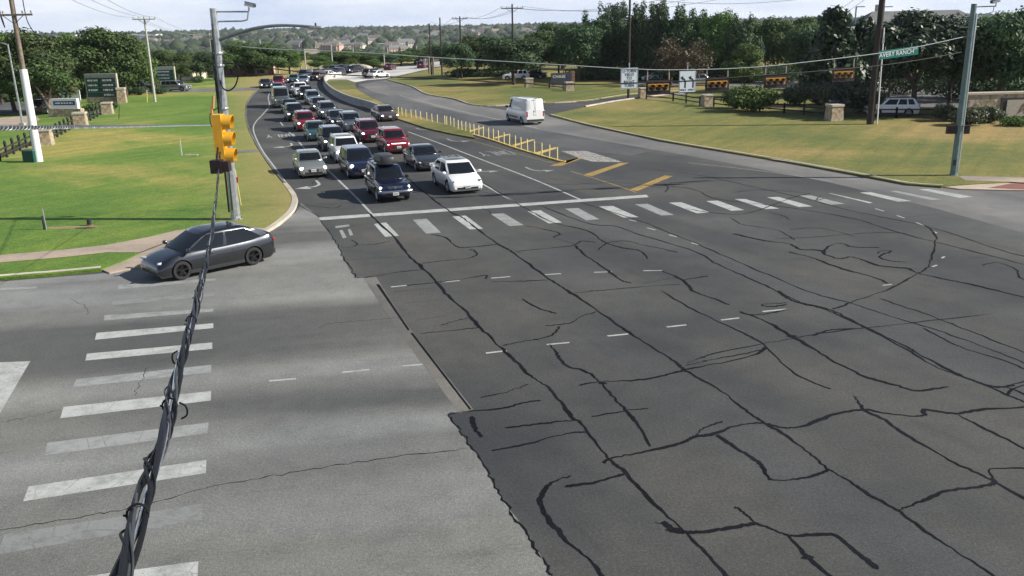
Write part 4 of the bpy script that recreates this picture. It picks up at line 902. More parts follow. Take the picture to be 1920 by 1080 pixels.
def camera_unit(parent, p, s=1.0, face=1):
    m = MB(); m.tube([p + Vector((0, 0, 0)), p + Vector((0, 0, .22 * s))], .035, 8); a = m.build('camera_mount', 'galv', parent)
    m = MB(); m.box(p + Vector((.05 * face, -.05, .34 * s)), (.5 * s, .17, .17), ry=R(14 * face)); cb = m.build('camera_housing', 'cam_white', parent)
    m = MB(); m.box(p + Vector((.10 * face, -.05, .46 * s)), (.62 * s, .2, .02), ry=R(14 * face)); m.box(p + Vector((.31 * face, -.05, .28 * s)), (.04, .14, .13), ry=R(14 * face)); m.build('sun_shield', 'dark_metal', parent)
# left strain pole with lamp arm
lp = empty('signal_pole', LP); tag(lp, 'galvanised signal pole with a long curved lamp arm on the green lawn', 'signal pole')
m = MB(); m.tube([(0, 0, .08), (0, 0, 4.5), (0, 0, 9.86)], [.235, .20, .155], 8); m.build('pole', 'galv', lp)
m = MB(); m.lathe([(.34, .0), (.34, .1), (.26, .14), (.24, .3)], n=16); m.build('base', 'galv', lp)
for k in range(4): m = MB(); m.tube([(.3 * math.cos(k * 1.57 + .8), .3 * math.sin(k * 1.57 + .8), .08), (.3 * math.cos(k * 1.57 + .8), .3 * math.sin(k * 1.57 + .8), .2)], .02, 6); m.build('bolt', 'dark_metal', lp)
def lc(px, py, off=0.0): return dp(px, py, LP.y + off) - LP
m = MB(); m.tube(smooth_line([lc(412, 74), lc(440, 64), lc(480, 53), (lc(520, 48)), lc(560, 48.5), lc(592, 51)], 5), [.090 - .0014 * i for i in range(26)], 8); m.build('lamp_arm', 'galv_dark', lp, smooth=True)
m = MB(); m.ball(lc(593, 51.5), (.36, .16, .075), 14, 8, .8); lh = m.build('lamp_head', 'galv', lp, smooth=True); m = MB(); m.ball(lc(592, 52.8), (.2, .11, .06), 12, 6); m.build('lamp_lens', 'glass_white', lh, smooth=True)
m = MB(); m.lathe([(.045, 0), (.045, .13), (.02, .16), (.001, .16)], lc(592, 49.5), n=10); m.build('photocell', 'dark_metal', lh, smooth=True)
m = MB(); m.tube([lc(404, 22), lc(466, 22)], .035, 8); m.tube([lc(407, 40.5), lc(455, 39.5), lc(464, 37), lc(465.5, 22)], .035, 8); m.build('camera_bracket', 'galv', lp)
camera_unit(lp, lc(467, 21), .8)
m = MB(); m.tube(smooth_line([lc(424, 118, -.3), lc(438, 120, -.3), lc(447, 128, -.3), lc(446, 145, -.3), lc(440, 162, -.3), lc(428, 170, -.3), lc(417, 164, -.3), lc(413, 150, -.3)], 5), .035, 6); m.build('cable_loop', 'cable_black', lp, smooth=True)
m = MB(); m.tube(smooth_line([Vector((-.05, -.22, 9.2)), Vector((-.10, -.24, 6.0)), Vector((.02, -.26, 4.0)), Vector((-.05, -.27, .6))], 4), .03, 6); m.tube([(-.19, -.12, 8.5), (-.25, -.14, .5)], .045, 6); m.build('conduit', 'dark_metal', lp, smooth=True)
for z in (7.9, 7.35, 5.4, 3.4): m = MB(); m.lathe([(.235, -.05), (.245, 0), (.235, .05)], (0, 0, z), n=12); m.build('clamp', 'galv', lp)
# right strain pole
rp_ = empty('signal_pole', RP); tag(rp_, 'green grey signal pole with a pedestrian signal beside the right hand path', 'signal pole')
m = MB(); m.tube([(0, 0, .08), (0, 0, 4.5), (0, 0, 9.5)], [.20, .175, .15], 8); m.build('pole', 'galv_green', rp_)
m = MB(); m.lathe([(.3, .0), (.3, .1), (.22, .14), (.20, .25)], n=16); m.build('base', 'galv_green', rp_)
def rc(px, py, off=0.0): return dp(px, py, RP.y + off) - RP
m = MB(); m.tube([rc(1826, 13), rc(1868, 11.5)], .03, 8); m.tube([rc(1826, 27), rc(1850, 26), rc(1862, 22), rc(1864, 12)], .022, 8); m.build('camera_bracket', 'galv_green', rp_); camera_unit(rp_, rc(1867, 12), .8, -1)
for sx in (-1, 1):
    hx = rc(1783 if sx < 0 else 1809, 243); m = MB(); m.box(hx, (.48, .22, .46)); ph = m.build('pedestrian_signal', 'signal_dark', rp_)
    m = MB(); m.box(hx + Vector((0, -.17, .24)), (.5, .16, .03), rx=R(8)); m.build('visor', 'dark_metal', ph); m = MB(); m.box(hx + Vector((0, -.112, 0)), (.4, .01, .38)); m.build('lens', 'lens_dark', ph)
for y_ in (51, 35): m = MB(); m.tube([rc(1800, y_), rc(1836, y_ - 1)], .03, 6); m.build('clamp_arm', 'galv', rp_)
m = MB(); m.box(rc(1790, 305, -.22), (.16, .1, .3)); m.build('push_button', 'dark_metal', rp_)
m = MB(); m.tube([(.17, -.08, 9.0), (.20, -.08, .3)], .05, 8); m.build('conduit', 'wire_bright', rp_, smooth=True)
# wires
def wire(name, pts, rad, m_, label, n=6, cat='wire', group=None):
    mb = MB(); mb.tube(smooth_line(pts, n), rad, 6); o = mb.build(name, m_, smooth=True); return tag(o, label, cat, group)
wire('span_wire', [SP(412, 82), SP(470, 89), SP(555, 94), SP(630, 96.5), SP(720, 101), SP(800, 107), SP(900, 112.5), SP(1000, 118.5), SP(1100, 124.5), SP(1170, 128.5), SP(1250, 131), SP(1360, 129), SP(1450, 123), SP(1550, 112), SP(1640, 101), SP(1720, 88), SP(1812, 68)], .022, 'wire_steel', 'upper pale span wire strung between the two signal poles carrying the signals')
wire('span_wire', [SP(422, 118), SP(455, 122), SP(530, 131), SP(600, 138), SP(700, 143), SP(800, 146.5), SP(900, 152), SP(1000, 157), SP(1100, 158.5), SP(1200, 155), SP(1300, 151), SP(1420, 142), SP(1540, 133), SP(1640, 124), SP(1720, 113), SP(1808, 97)], .028, 'cable_black', 'lower dark span wire steadying the signals between the two poles')
# hanging signals facing the camera side approach
SIGD = (SP(1500, 130) - SP(1200, 130)); SIGD.z = 0; SIGA = math.atan2(SIGD.y, SIGD.x)
def hang_signal(xa, xb, ytop, yc, label, tilt=0):
    c = SP((xa + xb) / 2, yc); w_ = 1.12; root = empty('traffic_signal', c, SIGA); tag(root, label, 'traffic light', 'horizontal traffic signals on the span wire')
    z1 = SP(xa, ytop).z - c.z
    m = MB(); m.box((0, .10, 0), (w_, .2, .34)); m.build('housing', 'signal_worn', root)
    m = MB()
    for a in ((0, .02, .265, w_ + .22, .20), (0, .02, -.265, w_ + .22, .20)): m.box((a[0], a[1], a[2]), (a[3], .02, a[4]))
    for sx in (-1, 1): m.box((sx * (w_ / 2 + .06), .02, 0), (.11, .02, .32))
    m.build('backplate', 'backplate', root)
    for k in (-1, 0, 1):
        m = MB(); m.lathe([(.16, 0), (.13, -.02), (.001, -.05)], (k * .36, -.012, -.01), axis='Y', n=16); m.build('lens', 'lens_dark', root, smooth=True)
        m = MB(); N = 14; vs = []
        for i in range(N + 1):
            t = R(10 + 160 * i / N); 
            for rr, yy in ((.165, 0), (.165, -.17 - .03 * math.sin(t)), (.155, -.17 - .03 * math.sin(t)), (.155, 0)): vs.append((k * .36 + rr * math.cos(t), yy, rr * math.sin(t)))
        m.add(vs, [(i * 4 + j, i * 4 + (j + 1) % 4, i * 4 + 4 + (j + 1) % 4, i * 4 + 4 + j) for i in range(N) for j in range(4)]); m.build('visor', 'signal_yellow', root, smooth=True)
    for sx in (-1, 1):
        m = MB(); m.tube([(sx * (w_ / 2 + .03), .06, -.1), (sx * (w_ / 2 + .03), .06, z1)], .028, 6); m.build('hanger', 'hanger_tan', root)
hang_signal(1214, 1255, 131, 163.5, 'horizontal traffic signal nearest the large turn sign, leftmost on the wire')
hang_signal(1326, 1364, 131, 158, 'horizontal traffic signal just right of the double arrow sign')
hang_signal(1436, 1473, 124, 152, 'horizontal traffic signal hanging under the double globe lamp')
hang_signal(1564, 1600, 111, 140, 'horizontal traffic signal just left of the brown utility pole')
def text(name, s_, size, M, m_, parent, squash=1.0, ext=.004):
    cu = bpy.data.curves.new('t', 'FONT'); cu.body = s_; cu.size = size; cu.align_x = 'CENTER'; cu.align_y = 'CENTER'; cu.extrude = ext; cu.resolution_u = 2
    to = bpy.data.objects.new('t', cu); col.objects.link(to); dg = bpy.context.evaluated_depsgraph_get(); me = bpy.data.meshes.new_from_object(to.evaluated_get(dg)); bpy.data.objects.remove(to); bpy.data.curves.remove(cu)
    me.transform(Matrix.Translation(M) @ Matrix.Rotation(R(90), 4, 'X') @ Matrix.Diagonal((squash, 1, 1, 1))); me.name = name; me.materials.clear(); me.materials.append(MATS[m_])
    o = bpy.data.objects.new(name, me); col.objects.link(o); o.parent = parent; return o
def hang_sign(xc, ytop, yc, w_, h_, label, build, m_='sign_white', name='road_sign', shear=0):
    c = SP(xc, yc); root = empty(name, c, SIGA + shear); tag(root, label, 'sign'); z1 = SP(xc, ytop).z - c.z
    m = MB(); m.box((0, .012, 0), (w_, .02, h_)); m.build('panel', m_, root)
    m = MB(); m.box((0, .03, (z1 + h_ / 2) / 2), (.05, .03, abs(z1 - h_ / 2) + .5)); m.build('hanger', 'galv', root); build(root); return root
def b1(root):
    for i, t_ in enumerate(('U-TURN', 'YIELD', 'TO', 'RIGHT', 'TURN')): text('lettering', t_, .21, (0, -.003, .36 - i * .18), 'sign_ink', root, .95)
    m = MB()
    for sx in (-1, 1): m.box((sx * .43, -.001, 0), (.012, .006, .98))
    for sz in (-1, 1): m.box((0, -.001, sz * .49), (.87, .006, .012))
    m.build('border', 'sign_ink', root)
hang_sign(1180, 128.5, 147, .92, 1.04, 'white turn yield sign hanging left of all the signals', b1)
def b2(root):
    for k in (-.22, .22):
        m = MB(); pts = [(k + .10, -.30), (k + .10, -.02), (k + .06, .10), (k - .04, .18)]
        for a, b_ in zip(pts, pts[1:]):
            d = Vector((b_[0] - a[0], 0, b_[1] - a[1])); m.box(((a[0] + b_[0]) / 2, -.002, (a[1] + b_[1]) / 2), (d.length + .03, .008, .075), ry=-math.atan2(d.z, d.x))
        vs = [(k - .17, -.006, .22), (k - .01, -.006, .30), (k - .05, -.006, .08)]; m.add(vs + [(x, .0, z) for x, y, z in vs], [(0, 1, 2), (5, 4, 3)]); m.build('arrow', 'sign_ink', root)
        text('lettering', 'ONLY', .13, (k, -.003, -.42), 'sign_ink', root)
    m = MB()
    for sx in (-1, 1): m.box((sx * .43, -.001, 0), (.012, .006, 1.0))
    m.build('border', 'sign_ink', root)
hang_sign(1289, 131, 153, .92, 1.06, 'white double left arrow sign hanging between two signals', b2)
a_, b_ = SP(1648, 104), SP(1722, 94); c_ = (a_ + b_) / 2; wl = (b_ - a_).length
sn = empty('street_sign', c_, SIGA); tag(sn, 'green street name sign hanging between the brown pole and the right signal pole', 'sign'); tlt = math.atan2(b_.z - a_.z, math.hypot(b_.x - a_.x, b_.y - a_.y)); sn.rotation_euler = (0, -tlt, SIGA)
m = MB(); m.box((0, .012, 0), (wl, .02, .46)); m.build('panel', 'sign_green', sn); text('lettering', 'AVERY RANCH', .34, (-.13, -.003, -.02), 'letter_white', sn, .92); text('lettering', 'BLVD', .13, (wl * .42, -.003, .10), 'letter_white', sn, .9)
for sx in (-.8, .8): m = MB(); m.tube([(sx, .03, .2), (sx, .03, .42)], .02, 6); m.build('hanger', 'galv', sn)
# near span: cable bundle running from the camera's pole to the left pole
BP = [(196, 1180, 2.7), (232, 1060, 3.2), (262, 950, 3.75), (290, 860, 4.35), (318, 760, 5.15), (345, 655, 6.3), (368, 565, 7.7), (384, 500, 9.2), (396, 440, 11.2), (404, 380, 13.8), (409, 330, 16.6), (412.5, 280, 19.8), (414, 235, 24), (415, 190, 30), (416, 150, 36), (417, 112, 42.1)]
path = smooth_line([dp(*q) for q in BP], 14)
def NP(x, y):
    for a, b_ in zip(BP, BP[1:]):
        if b_[1] <= y <= a[1]: return dp(x, y, a[2] + (b_[2] - a[2]) * (a[1] - y) / (a[1] - b_[1]))
    return dp(x, y, 20)
cum = [0]
for a, b_ in zip(path, path[1:]): cum.append(cum[-1] + (b_ - a).length)
bundle = empty('cable_bundle', path[0]); tag(bundle, 'thick bundle of twisted black cables running from the bottom edge to the left pole', 'cable')
def strand(rad, off, turns, ph, m_, wob=0.0, name='cable'):
    mb = MB(); pts = []; rr = []
    for i, p in enumerate(path):
        s_ = cum[i]; d = (path[min(i + 1, len(path) - 1)] - path[max(i - 1, 0)]).normalized(); a = d.cross(Vector((0, 0, 1))).normalized(); b_ = a.cross(d)
        t = ph + 2 * math.pi * s_ / turns; sh = max(.42, 1.0 - s_ / 20); k = off * sh * (1 + wob * math.sin(s_ * 2.1 + ph * 3) + wob * .6 * math.sin(s_ * 5.3 + ph)); pts.append(p + (a * math.cos(t) + b_ * math.sin(t)) * k - path[0]); rr.append(rad * max(.42, sh))
    mb.tube(pts, rr, 8); return mb.build(name, m_, bundle, smooth=True)
strand(.008, 0.012, 30, 0, 'wire_bright', name='messenger_wire')
for i, (r_, o_, tn, ph, m_) in enumerate([(.018, .028, 3.1, .3, 'cable_black'), (.016, .033, 2.6, 2.3, 'cable_purple'), (.015, .034, 3.6, 4.2, 'cable_black'), (.012, .036, 2.2, 5.4, 'cable_grey'), (.009, .044, 1.3, 1.0, 'cable_black'), (.007, .047, .9, 3.5, 'cable_black'), (.006, .047, 1.7, 5.0, 'cable_grey')]): strand(r_, o_, tn, ph, m_, .22)
strand(.006, .036, 4.0, 3.4, 'wire_bright', .1, 'messenger_wire')
for i, frac in enumerate((.024, .062, .11, .19, .28)):
    s0 = frac * cum[-1]; j = next(q for q, c in enumerate(cum) if c >= s0); p = path[j] - path[0]; d = (path[j + 1] - path[j - 1]).normalized(); a = d.cross(Vector((0, 0, 1))).normalized(); b_ = a.cross(d); sh = max(.42, 1 - s0 / 20); mb = MB()
    mb.tube([p + (a * math.cos(t) + b_ * math.sin(t)) * .050 * sh + d * .01 * math.sin(t) for t in [2 * math.pi * q / 16 for q in range(17)]], .006, 6, cap=False); mb.tube([p - a * .048 * sh, p - a * .066 * sh + Vector((0, 0, .006))], .006, 5); mb.build('cable_tie', 'cable_black', bundle, smooth=True)
for (x, y, sz, sd) in ((335, 672, .06, -1), (338, 770, .055, 1), (412, 225, .35, -1)):
    p = NP(x, y) - path[0]; mb = MB(); mb.tube(smooth_line([p + Vector((0, 0, sz)), p + Vector((sd * sz * .7, 0, sz * .5)), p + Vector((sd * sz * .7, 0, -sz * .5)), p + Vector((0, 0, -sz))], 6), .006 if sz < .2 else .012, 6); mb.build('cable_loop', 'cable_black', bundle, smooth=True)
# vertical signal seen from the side, hanging on the near span
hp = dp(415, 262, 19.6); vsig = empty('traffic_signal', hp, R(2)); tag(vsig, 'large yellow vertical traffic signal seen from its side by the left pole', 'traffic light')
m = MB(); m.box((-.02, 0, 0), (.20, .34, 1.10)); m.build('housing', 'signal_yellow', vsig)
m = MB(); m.box((-.14, .0, .02), (.04, .06, 1.4)); m.tube([(-.1, 0, .68), (-.06, 0, .95)], .03, 6); m.build('mounting_strap', 'bronze_strap', vsig)
for zc in (.36, 0, -.36):
    m = MB(); N = 22; vs = []
    for i in range(N + 1):
        t = R(-50 + 280 * i / N); ex = .27 + .03 * math.sin(t)
        for rr, xx in ((.172, .08), (.172, ex), (.162, ex), (.162, .08)): vs.append((xx, rr * math.cos(t), zc + rr * math.sin(t)))
    m.add(vs, [(i * 4 + j, i * 4 + 4 + j, i * 4 + 4 + (j + 1) % 4, i * 4 + (j + 1) % 4) for i in range(N) for j in range(4)]); m.build('visor', 'signal_yellow', vsig, smooth=True, sharp=30)
    m = MB(); m.lathe([(.15, .085), (.12, .10), (.001, .12)], (0, 0, zc), axis='X', n=16); m.build('lens', 'lens_dark', vsig, smooth=True)
dv = empty('junction_device', NP(410, 314)); tag(dv, 'small dark red box device clamped to the cable below the yellow signal', 'device')
m = MB(); m.box((-.03, 0, .02), (.22, .2, .26)); m.build('box', 'backplate', dv); m = MB(); m.box((.15, .02, .02), (.14, .18, .2)); m.build('box', 'signal_dark', dv); m = MB(); m.tube([(-.03, 0, .12), (.03, 0, .4)], .02, 6); m.build('strap', 'dark_metal', dv)
# spiral wrapped cable from the left
CA = dp(-60, 241, 5.2); CB = dp(424, 234, 42.0); pts = []; N = 60
for i in range(N + 1): t = i / N; p = CA.lerp(CB, t ** 1.7); p.z -= .0; pts.append(p)
sw = empty('guy_cable', CA); tag(sw, 'pale spiral wrapped cable crossing the lawn from the left edge', 'cable'); mb = MB(); mb.tube([p - CA for p in pts], .011, 8); mb.build('core', 'dark_metal', sw, smooth=True)
mb = MB(); d = (CB - CA).normalized(); a = d.cross(Vector((0, 0, 1))).normalized(); b_ = a.cross(d); hel = []
for i in range(2400): s_ = i * .015; t = 2 * math.pi * s_ / .10; hel.append(d * s_ + (a * math.cos(t) + b_ * math.sin(t)) * .0145)
mb.tube(hel, .0042, 4); mb.build('spiral_wrap', 'galv', sw, smooth=True)
# ------------------------------------------------------------------ utility poles
def upole(px, py, h, r0, r1, m_, label, arm=None, arm_w=2.4, arm_z=None, rot=0.0, z=0.1, braces=True, lean=(0, 0), name='utility_pole'):
    p = gp(px, py, z); root = empty(name, p, rot); tag(root, label, 'utility pole'); m = MB(); m.tube([(0, 0, -.05), (lean[0] * h, lean[1] * h, h)], [r0, r1], 12); m.build('pole', m_, root, smooth=True)
    az = arm_z or h - .4; off = Vector((lean[0] * az, lean[1] * az, 0)); ends = []
    if arm:
        m = MB(); m.box(off + Vector((0, -.12, az)), (arm_w, .11, .13)); ca = m.build('crossarm', m_ if arm == 1 else arm, root)
        if braces:
            for sx in (-1, 1): m = MB(); m.tube([off + Vector((sx * arm_w * .28, -.12, az)), off + Vector((0, -.12, az - .6))], .025, 5); m.build('brace', 'dark_metal', root)
        for k in (-.47, -.25, .25, .47):
            m = MB(); m.lathe([(.03, 0), (.03, .07), (.07, .09), (.05, .16), (.06, .19), (.001, .23)], off + Vector((k * arm_w, -.12, az + .06)), n=8); m.build('insulator', 'insulator', root, smooth=True)
            ends.append(p + Matrix.Rotation(rot, 3, 'Z') @ (off + Vector((k * arm_w, -.12, az + .28))))
    return root, ends
u1, e1 = upole(73, 303, 13.5, .19, .15, 'pole_wood', 'tall wooden pole with a white lower sleeve beside the green box', 'pole_wood', 2.7, 10.15)
m = MB(); m.tube([(0, 0, .0), (0, 0, 6.5)], [.285, .255], 16); m.build('sleeve', 'sleeve_white', u1, smooth=True)
for sx in (-1, 1):
    m = MB(); m.tube(smooth_line([Vector((sx * .9, -.1, 10.1)), Vector((sx * .7, -.14, 9.4)), Vector((sx * 1.1, -.1, 12.5)), Vector((sx * .7, 0, 14))], 5) if sx < 0 else smooth_line([Vector((.9, -.1, 13.5)), Vector((.85, -.1, 10.2)), Vector((1.2, -.1, 9.0)), Vector((1.9, -.1, 7.4))], 5), .03, 6); m.build('jumper_wire', 'cable_black', u1, smooth=True)
u2, e2 = upole(291, 191, 10.9, .17, .12, 'pole_wood_pale', 'pale wooden pole with a single crossarm standing on the middle of the lawn', 1, 3.0, 10.55)
u3, e3 = upole(1178, 184, 13.5, .16, .12, 'pole_wood_dark', 'dark wooden pole rising behind the white turn sign', None)
u4, e4 = upole(1631, 233, 14.5, .30, .23, 'pole_wood_dark', 'thick brown wooden pole left of the green street name sign', None, lean=(.006, 0))
m = MB(); m.tube([(.52, -.25, 0), (.36, -.2, 8.0)], .06, 8); m.build('conduit', 'sleeve_white', u4, smooth=True)
for z in (1.5, 4.2, 7.0): m = MB(); m.box((.38, -.2, z), (.2, .14, .45)); m.build('bracket', 'galv', u4)
u5, e5 = upole(963, 159, 12.0, .17, .12, 'pole_wood_dark', 'dark pole with a crossarm rising behind the middle trees', 1, 3.4, 11.35)
u6, e6 = upole(866, 147, 10.6, .17, .12, 'pole_wood_dark', 'dark pole with a short crossarm at the left end of the tree row', 1, 2.7, 10.2)
u7, e7 = upole(829, 141, 10.6, .15, .12, 'pole_wood_dark', 'dark pole just left of the tree row beside the pale road', None)
u8, e8 = upole(809, 140, 9.6, .15, .12, 'pole_wood_dark', 'dark wooden pole at the bend beside the pale road', None)
u9, _ = upole(813, 140, 3.4, .2, .2, 'pole_wood', 'short brown post beside the dark pole at the bend', None); u10, _ = upole(805, 138, 3.4, .2, .2, 'pole_wood', 'short brown post left of the dark pole at the bend', None)
PW = 'pole_wood_pale'
far_p = []
for px, py, tp_, lb in ((493, 139, 73, 'pale wooden pole rising from the green field left of the queue'), (574, 135, 92, 'pale wooden pole in front of the brown roofed house'), (624, 131, 83, 'tall pale wooden pole above the pale boulders'), (721, 126, 102, 'short pale pole at the foot of the wood by the far road'), (728, 122, 88, 'thin pale pole just right of the short pale pole'), (782, 119, 86, 'thin pale pole above the far road, left of the dark poles'), (797, 117, 102, 'shortest pale pole next to the far dark poles'), (370, 152, 120, 'pale pole behind the second green directory sign'), (402, 150, 62, 'pale pole with crossarm half hidden behind the left signal pole'), (664, 125, 80, 'pale pole with a crossarm in front of the hillside houses')):
    p = gp(px, py, .1); h = dp(px, tp_, p.y).z - .1
    _, e = upole(px, py, h, .17, .12, PW, lb, 1 if 'crossarm' in lb else None, 2.6); far_p.append(e)
def sag(a, b_, s_): return [a.lerp(b_, t) - Vector((0, 0, 4 * s_ * t * (1 - t))) for t in [i / 8 for i in range(9)]]
WG = 'overhead power lines'
PWN = {}
def pw(a, b_, s_, lb, r_=.022):
    PWN[lb] = PWN.get(lb, 0) + 1; lb = ['upper ', 'middle ', 'lower '][PWN[lb] - 1] + lb
    wire('power_line', sag(a, b_, s_), r_, 'wire_steel', lb, 2, 'power line', WG)
for k, (x, y) in zip((0, 2, 3), ((78, -30), (116, -30), (150, -34))): pw(e2[k], dp(x, y, 66), .6, 'thin power line climbing from the pale pole on the lawn to the top left')
for k in (0, 1, 3): pw(e2[k], far_p[8][k], .8, 'thin power line from the pale pole on the lawn back to the next pole')
for k, (x, y) in zip((0, 1, 3), ((1330, -22), (1380, -20), (1420, -16))): pw(e5[k], dp(x, y, 110), 1.4, 'thin power line sweeping from the middle dark pole to the top edge')
for k in (0, 2, 3): pw(e6[k], e5[k], .9, 'thin power line between the two dark poles behind the trees')
for k in (0, 3): pw(e6[k], u8.location + Vector((0, 0, 9.4 + .2 * k)), .9, 'thin power line from the short crossarm pole down to the bend')
pw(u3.location + Vector((0, 0, 11.9)), dp(1560, -10, 100), .9, 'thin power line from the dark pole over the right hand trees')
for x0, x1 in ((1585, 1570), (1605, 1590)): pw(dp(x0 + 40, -20, 90), dp(x1 - 2, 22, 120), .1, 'short steep power line above the magnolia tree at the top edge')
# lamp standards
gl = empty('globe_lamp', gp(1434, 144, .1)); tag(gl, 'black lamp post with two white globes among the right hand trees', 'street lamp'); m = MB(); m.tube([(0, 0, 0), (0, 0, 4.1)], [.12, .07], 10); m.build('post', 'dark_metal', gl, smooth=True); m = MB(); m.tube([(-.45, 0, 4.15), (-.3, 0, 3.9), (.3, 0, 3.9), (.45, 0, 4.15)], .045, 6); m.build('arm', 'dark_metal', gl)
for sx in (-1, 1): m = MB(); m.ball((sx * .45, 0, 4.45), (.24, .24, .30), 12, 8); m.lathe([(.1, .28), (.02, .42), (.001, .5)], (sx * .45, 0, 4.45), n=8); m.build('globe', 'glass_white', gl, smooth=True)
for x, yb, yt, lb in ((1593, 160, 13, 'tall grey lot lamp with a short arm left of the brown pole'), (1644, 160, 13, 'tall grey lot lamp with a short arm just right of the brown pole')):
    p = gp(x, yb, .1); h = dp(x, yt, p.y).z - .1; g_ = empty('lot_lamp', p); tag(g_, lb, 'street lamp'); m = MB(); m.tube([(0, 0, 0), (0, 0, h)], [.14, .10], 8); m.build('post', 'galv_green', g_); m = MB(); m.box((.55, 0, h), (1.1, .3, .12)); m.build('lamp_head', 'galv_green', g_)
p = gp(43, 236, .1); g_ = empty('street_lamp', p); h = 8.0; tag(g_, 'slim grey lamp post left of the white sleeved pole', 'street lamp'); m = MB(); m.tube([(0, 0, 0), (-.1, 0, h)], [.12, .07], 8); m.build('post', 'galv', g_, smooth=True); m = MB(); m.tube([(-.1, 0, h - .1), (-.6, 0, h + .15), (-1.4, 0, h + .1)], .05, 6); m.build('arm', 'galv', g_); m = MB(); m.ball((-1.6, 0, h + .08), (.35, .15, .08), 10, 6); m.build('lamp_head', 'galv', g_, smooth=True); m = MB(); m.box((0, 0, .15), (.5, .5, .3)); m.build('footing', 'kerb_concrete', g_)
# ------------------------------------------------------------------ stone pillars, fences, signs
n = NT('limestone'); v_ = n.t.nodes.new('ShaderNodeTexVoronoi'); v_.inputs['Scale'].default_value = 3.2; n.t.links.new(n.co.outputs['Object'], v_.inputs['Vector'])
n.fin(n.mix(n.ramp(v_.outputs['Color'], [(0.2, (0.36, 0.27, 0.18)), (0.6, (0.50, 0.42, 0.30)), (0.9, (0.58, 0.50, 0.40))]), n.ramp(v_.outputs['Distance'], [(0.0, (1, 1, 1)), (0.6, (.7, .68, .66))]), .8, 'MULTIPLY'), 0.9, v_.outputs['Distance'], .5, .05)
mat('stone_cap', (0.48, 0.43, 0.35), 0.85, var=.12, scale=5); mat('fence_dark', (0.03, 0.028, 0.027), 0.8); mat('brick_red', (0.24, 0.12, 0.09), 0.9, var=.3, scale=9)
def pillar(px, py, w_, h, lb, z=.1):
    p = gp(px, py, z); root = empty('stone_pillar', p, R(12)); tag(root, lb, 'pillar'); m = MB(); m.box((0, 0, h * .44), (w_, w_, h * .88), taper=.86); m.build('shaft', 'limestone', root); m = MB(); m.box((0, 0, h * .94), (w_ * .98, w_ * .98, h * .12)); m.build('cap', 'stone_cap', root); return root
P1 = pillar(86, 272, 1.2, 1.35, 'pale stone pillar just behind the white sleeved pole'); P2 = pillar(153, 238, 1.2, 1.45, 'pale stone pillar between the two stretches of dark fence'); P3 = pillar(203, 214, 1.15, 1.35, 'pale stone pillar at the far end of the left fence')
pillar(1563, 226, 1.25, 1.45, 'large grey stone pillar at the foot of the spreading olive bush'); pillar(1325, 199, 1.1, 1.25, 'grey stone pillar below the second hanging signal'); pillar(1205, 183, 1.0, 1.2, 'small stone pillar left of the first hanging signal'); pillar(1067, 170, 1.2, 1.2, 'small stone pillar under the dark bank sign'); pillar(992, 163, 1.2, 1.3, 'pale stone block standing on the grass left of the dark bank sign')
def fence(pts, lb, h=.95, step=2.3, finial=False):
    L_ = [gp(x, y, .1) for x, y in pts]; root = empty('rail_fence', L_[0]); tag(root, lb, 'fence'); o = L_[0]; m = MB()
    for a, b_ in zip(L_, L_[1:]):
        for z in (h * .35, h * .8): d = b_ - a; m.box((a + b_) / 2 - o + Vector((0, 0, z)), (d.length, .07, .12), rz=math.atan2(d.y, d.x))
    m.build('rail', 'fence_dark', root)
    for a, b_ in zip(L_, L_[1:]):
        k = max(1, int((b_ - a).length / step))
        for i in range(k + 1):
            p = a.lerp(b_, i / k) - o; m = MB(); m.box(p + Vector((0, 0, h / 2)), (.15, .15, h))
            if finial: m.ball(p + Vector((0, 0, h + .14)), (.14, .14, .2), 6, 5)
            m.build('post', 'fence_dark', root)
    return root
fence([(-60, 330), (0, 302), (72, 267)], 'dark rail fence with spiked posts at the left edge', finial=True, step=1.9); fence([(100, 262), (143, 237)], 'dark rail fence between the first two pale stone pillars', finial=True, step=1.9); fence([(163, 230), (195, 213)], 'dark rail fence between the last two pale stone pillars', finial=True, step=1.9)
fence([(1212, 186), (1262, 190), (1312, 198)], 'dark rail fence under the first hanging signal', 1.0, 2.6); fence([(1338, 200), (1380, 205), (1470, 212), (1546, 220)], 'dark rail fence below the rounded green bushes', 1.0, 2.6); fence([(1580, 222), (1680, 222), (1760, 222)], 'dark rail fence in front of the white parked car', 1.0, 2.6); fence([(1000, 163), (1030, 165), (1056, 168)], 'dark low fence in front of the bank sign', .9, 2.6)
mat('panel_dark', (0.05, 0.055, 0.065), 0.5); mat('panel_green', (0.005, 0.07, 0.055), 0.35); mat('panel_navy', (0.02, 0.04, 0.14), 0.4); mat('panel_blue', (0.03, 0.06, 0.35), 0.4); mat('panel_red', (0.5, 0.03, 0.04), 0.4); mat('panel_slate', (0.045, 0.07, 0.085), 0.4); mat('panel_beige', (0.42, 0.37, 0.31), 0.7, var=.1); mat('white_plain', (0.8, 0.8, 0.8), 0.5)
def rows(root, x0, x1, z, hh, rnd_, mname='letter_white', y=-.12, fill=.8):
    m = MB(); x = x0
    while x < x0 + (x1 - x0) * fill: ww = rnd_.uniform(.05, .11); m.box((x + ww / 2, y, z), (ww, .012, hh * rnd_.uniform(.8, 1))); x += ww + rnd_.choice((.03, .03, .12))
    m.build('lettering', mname, root)
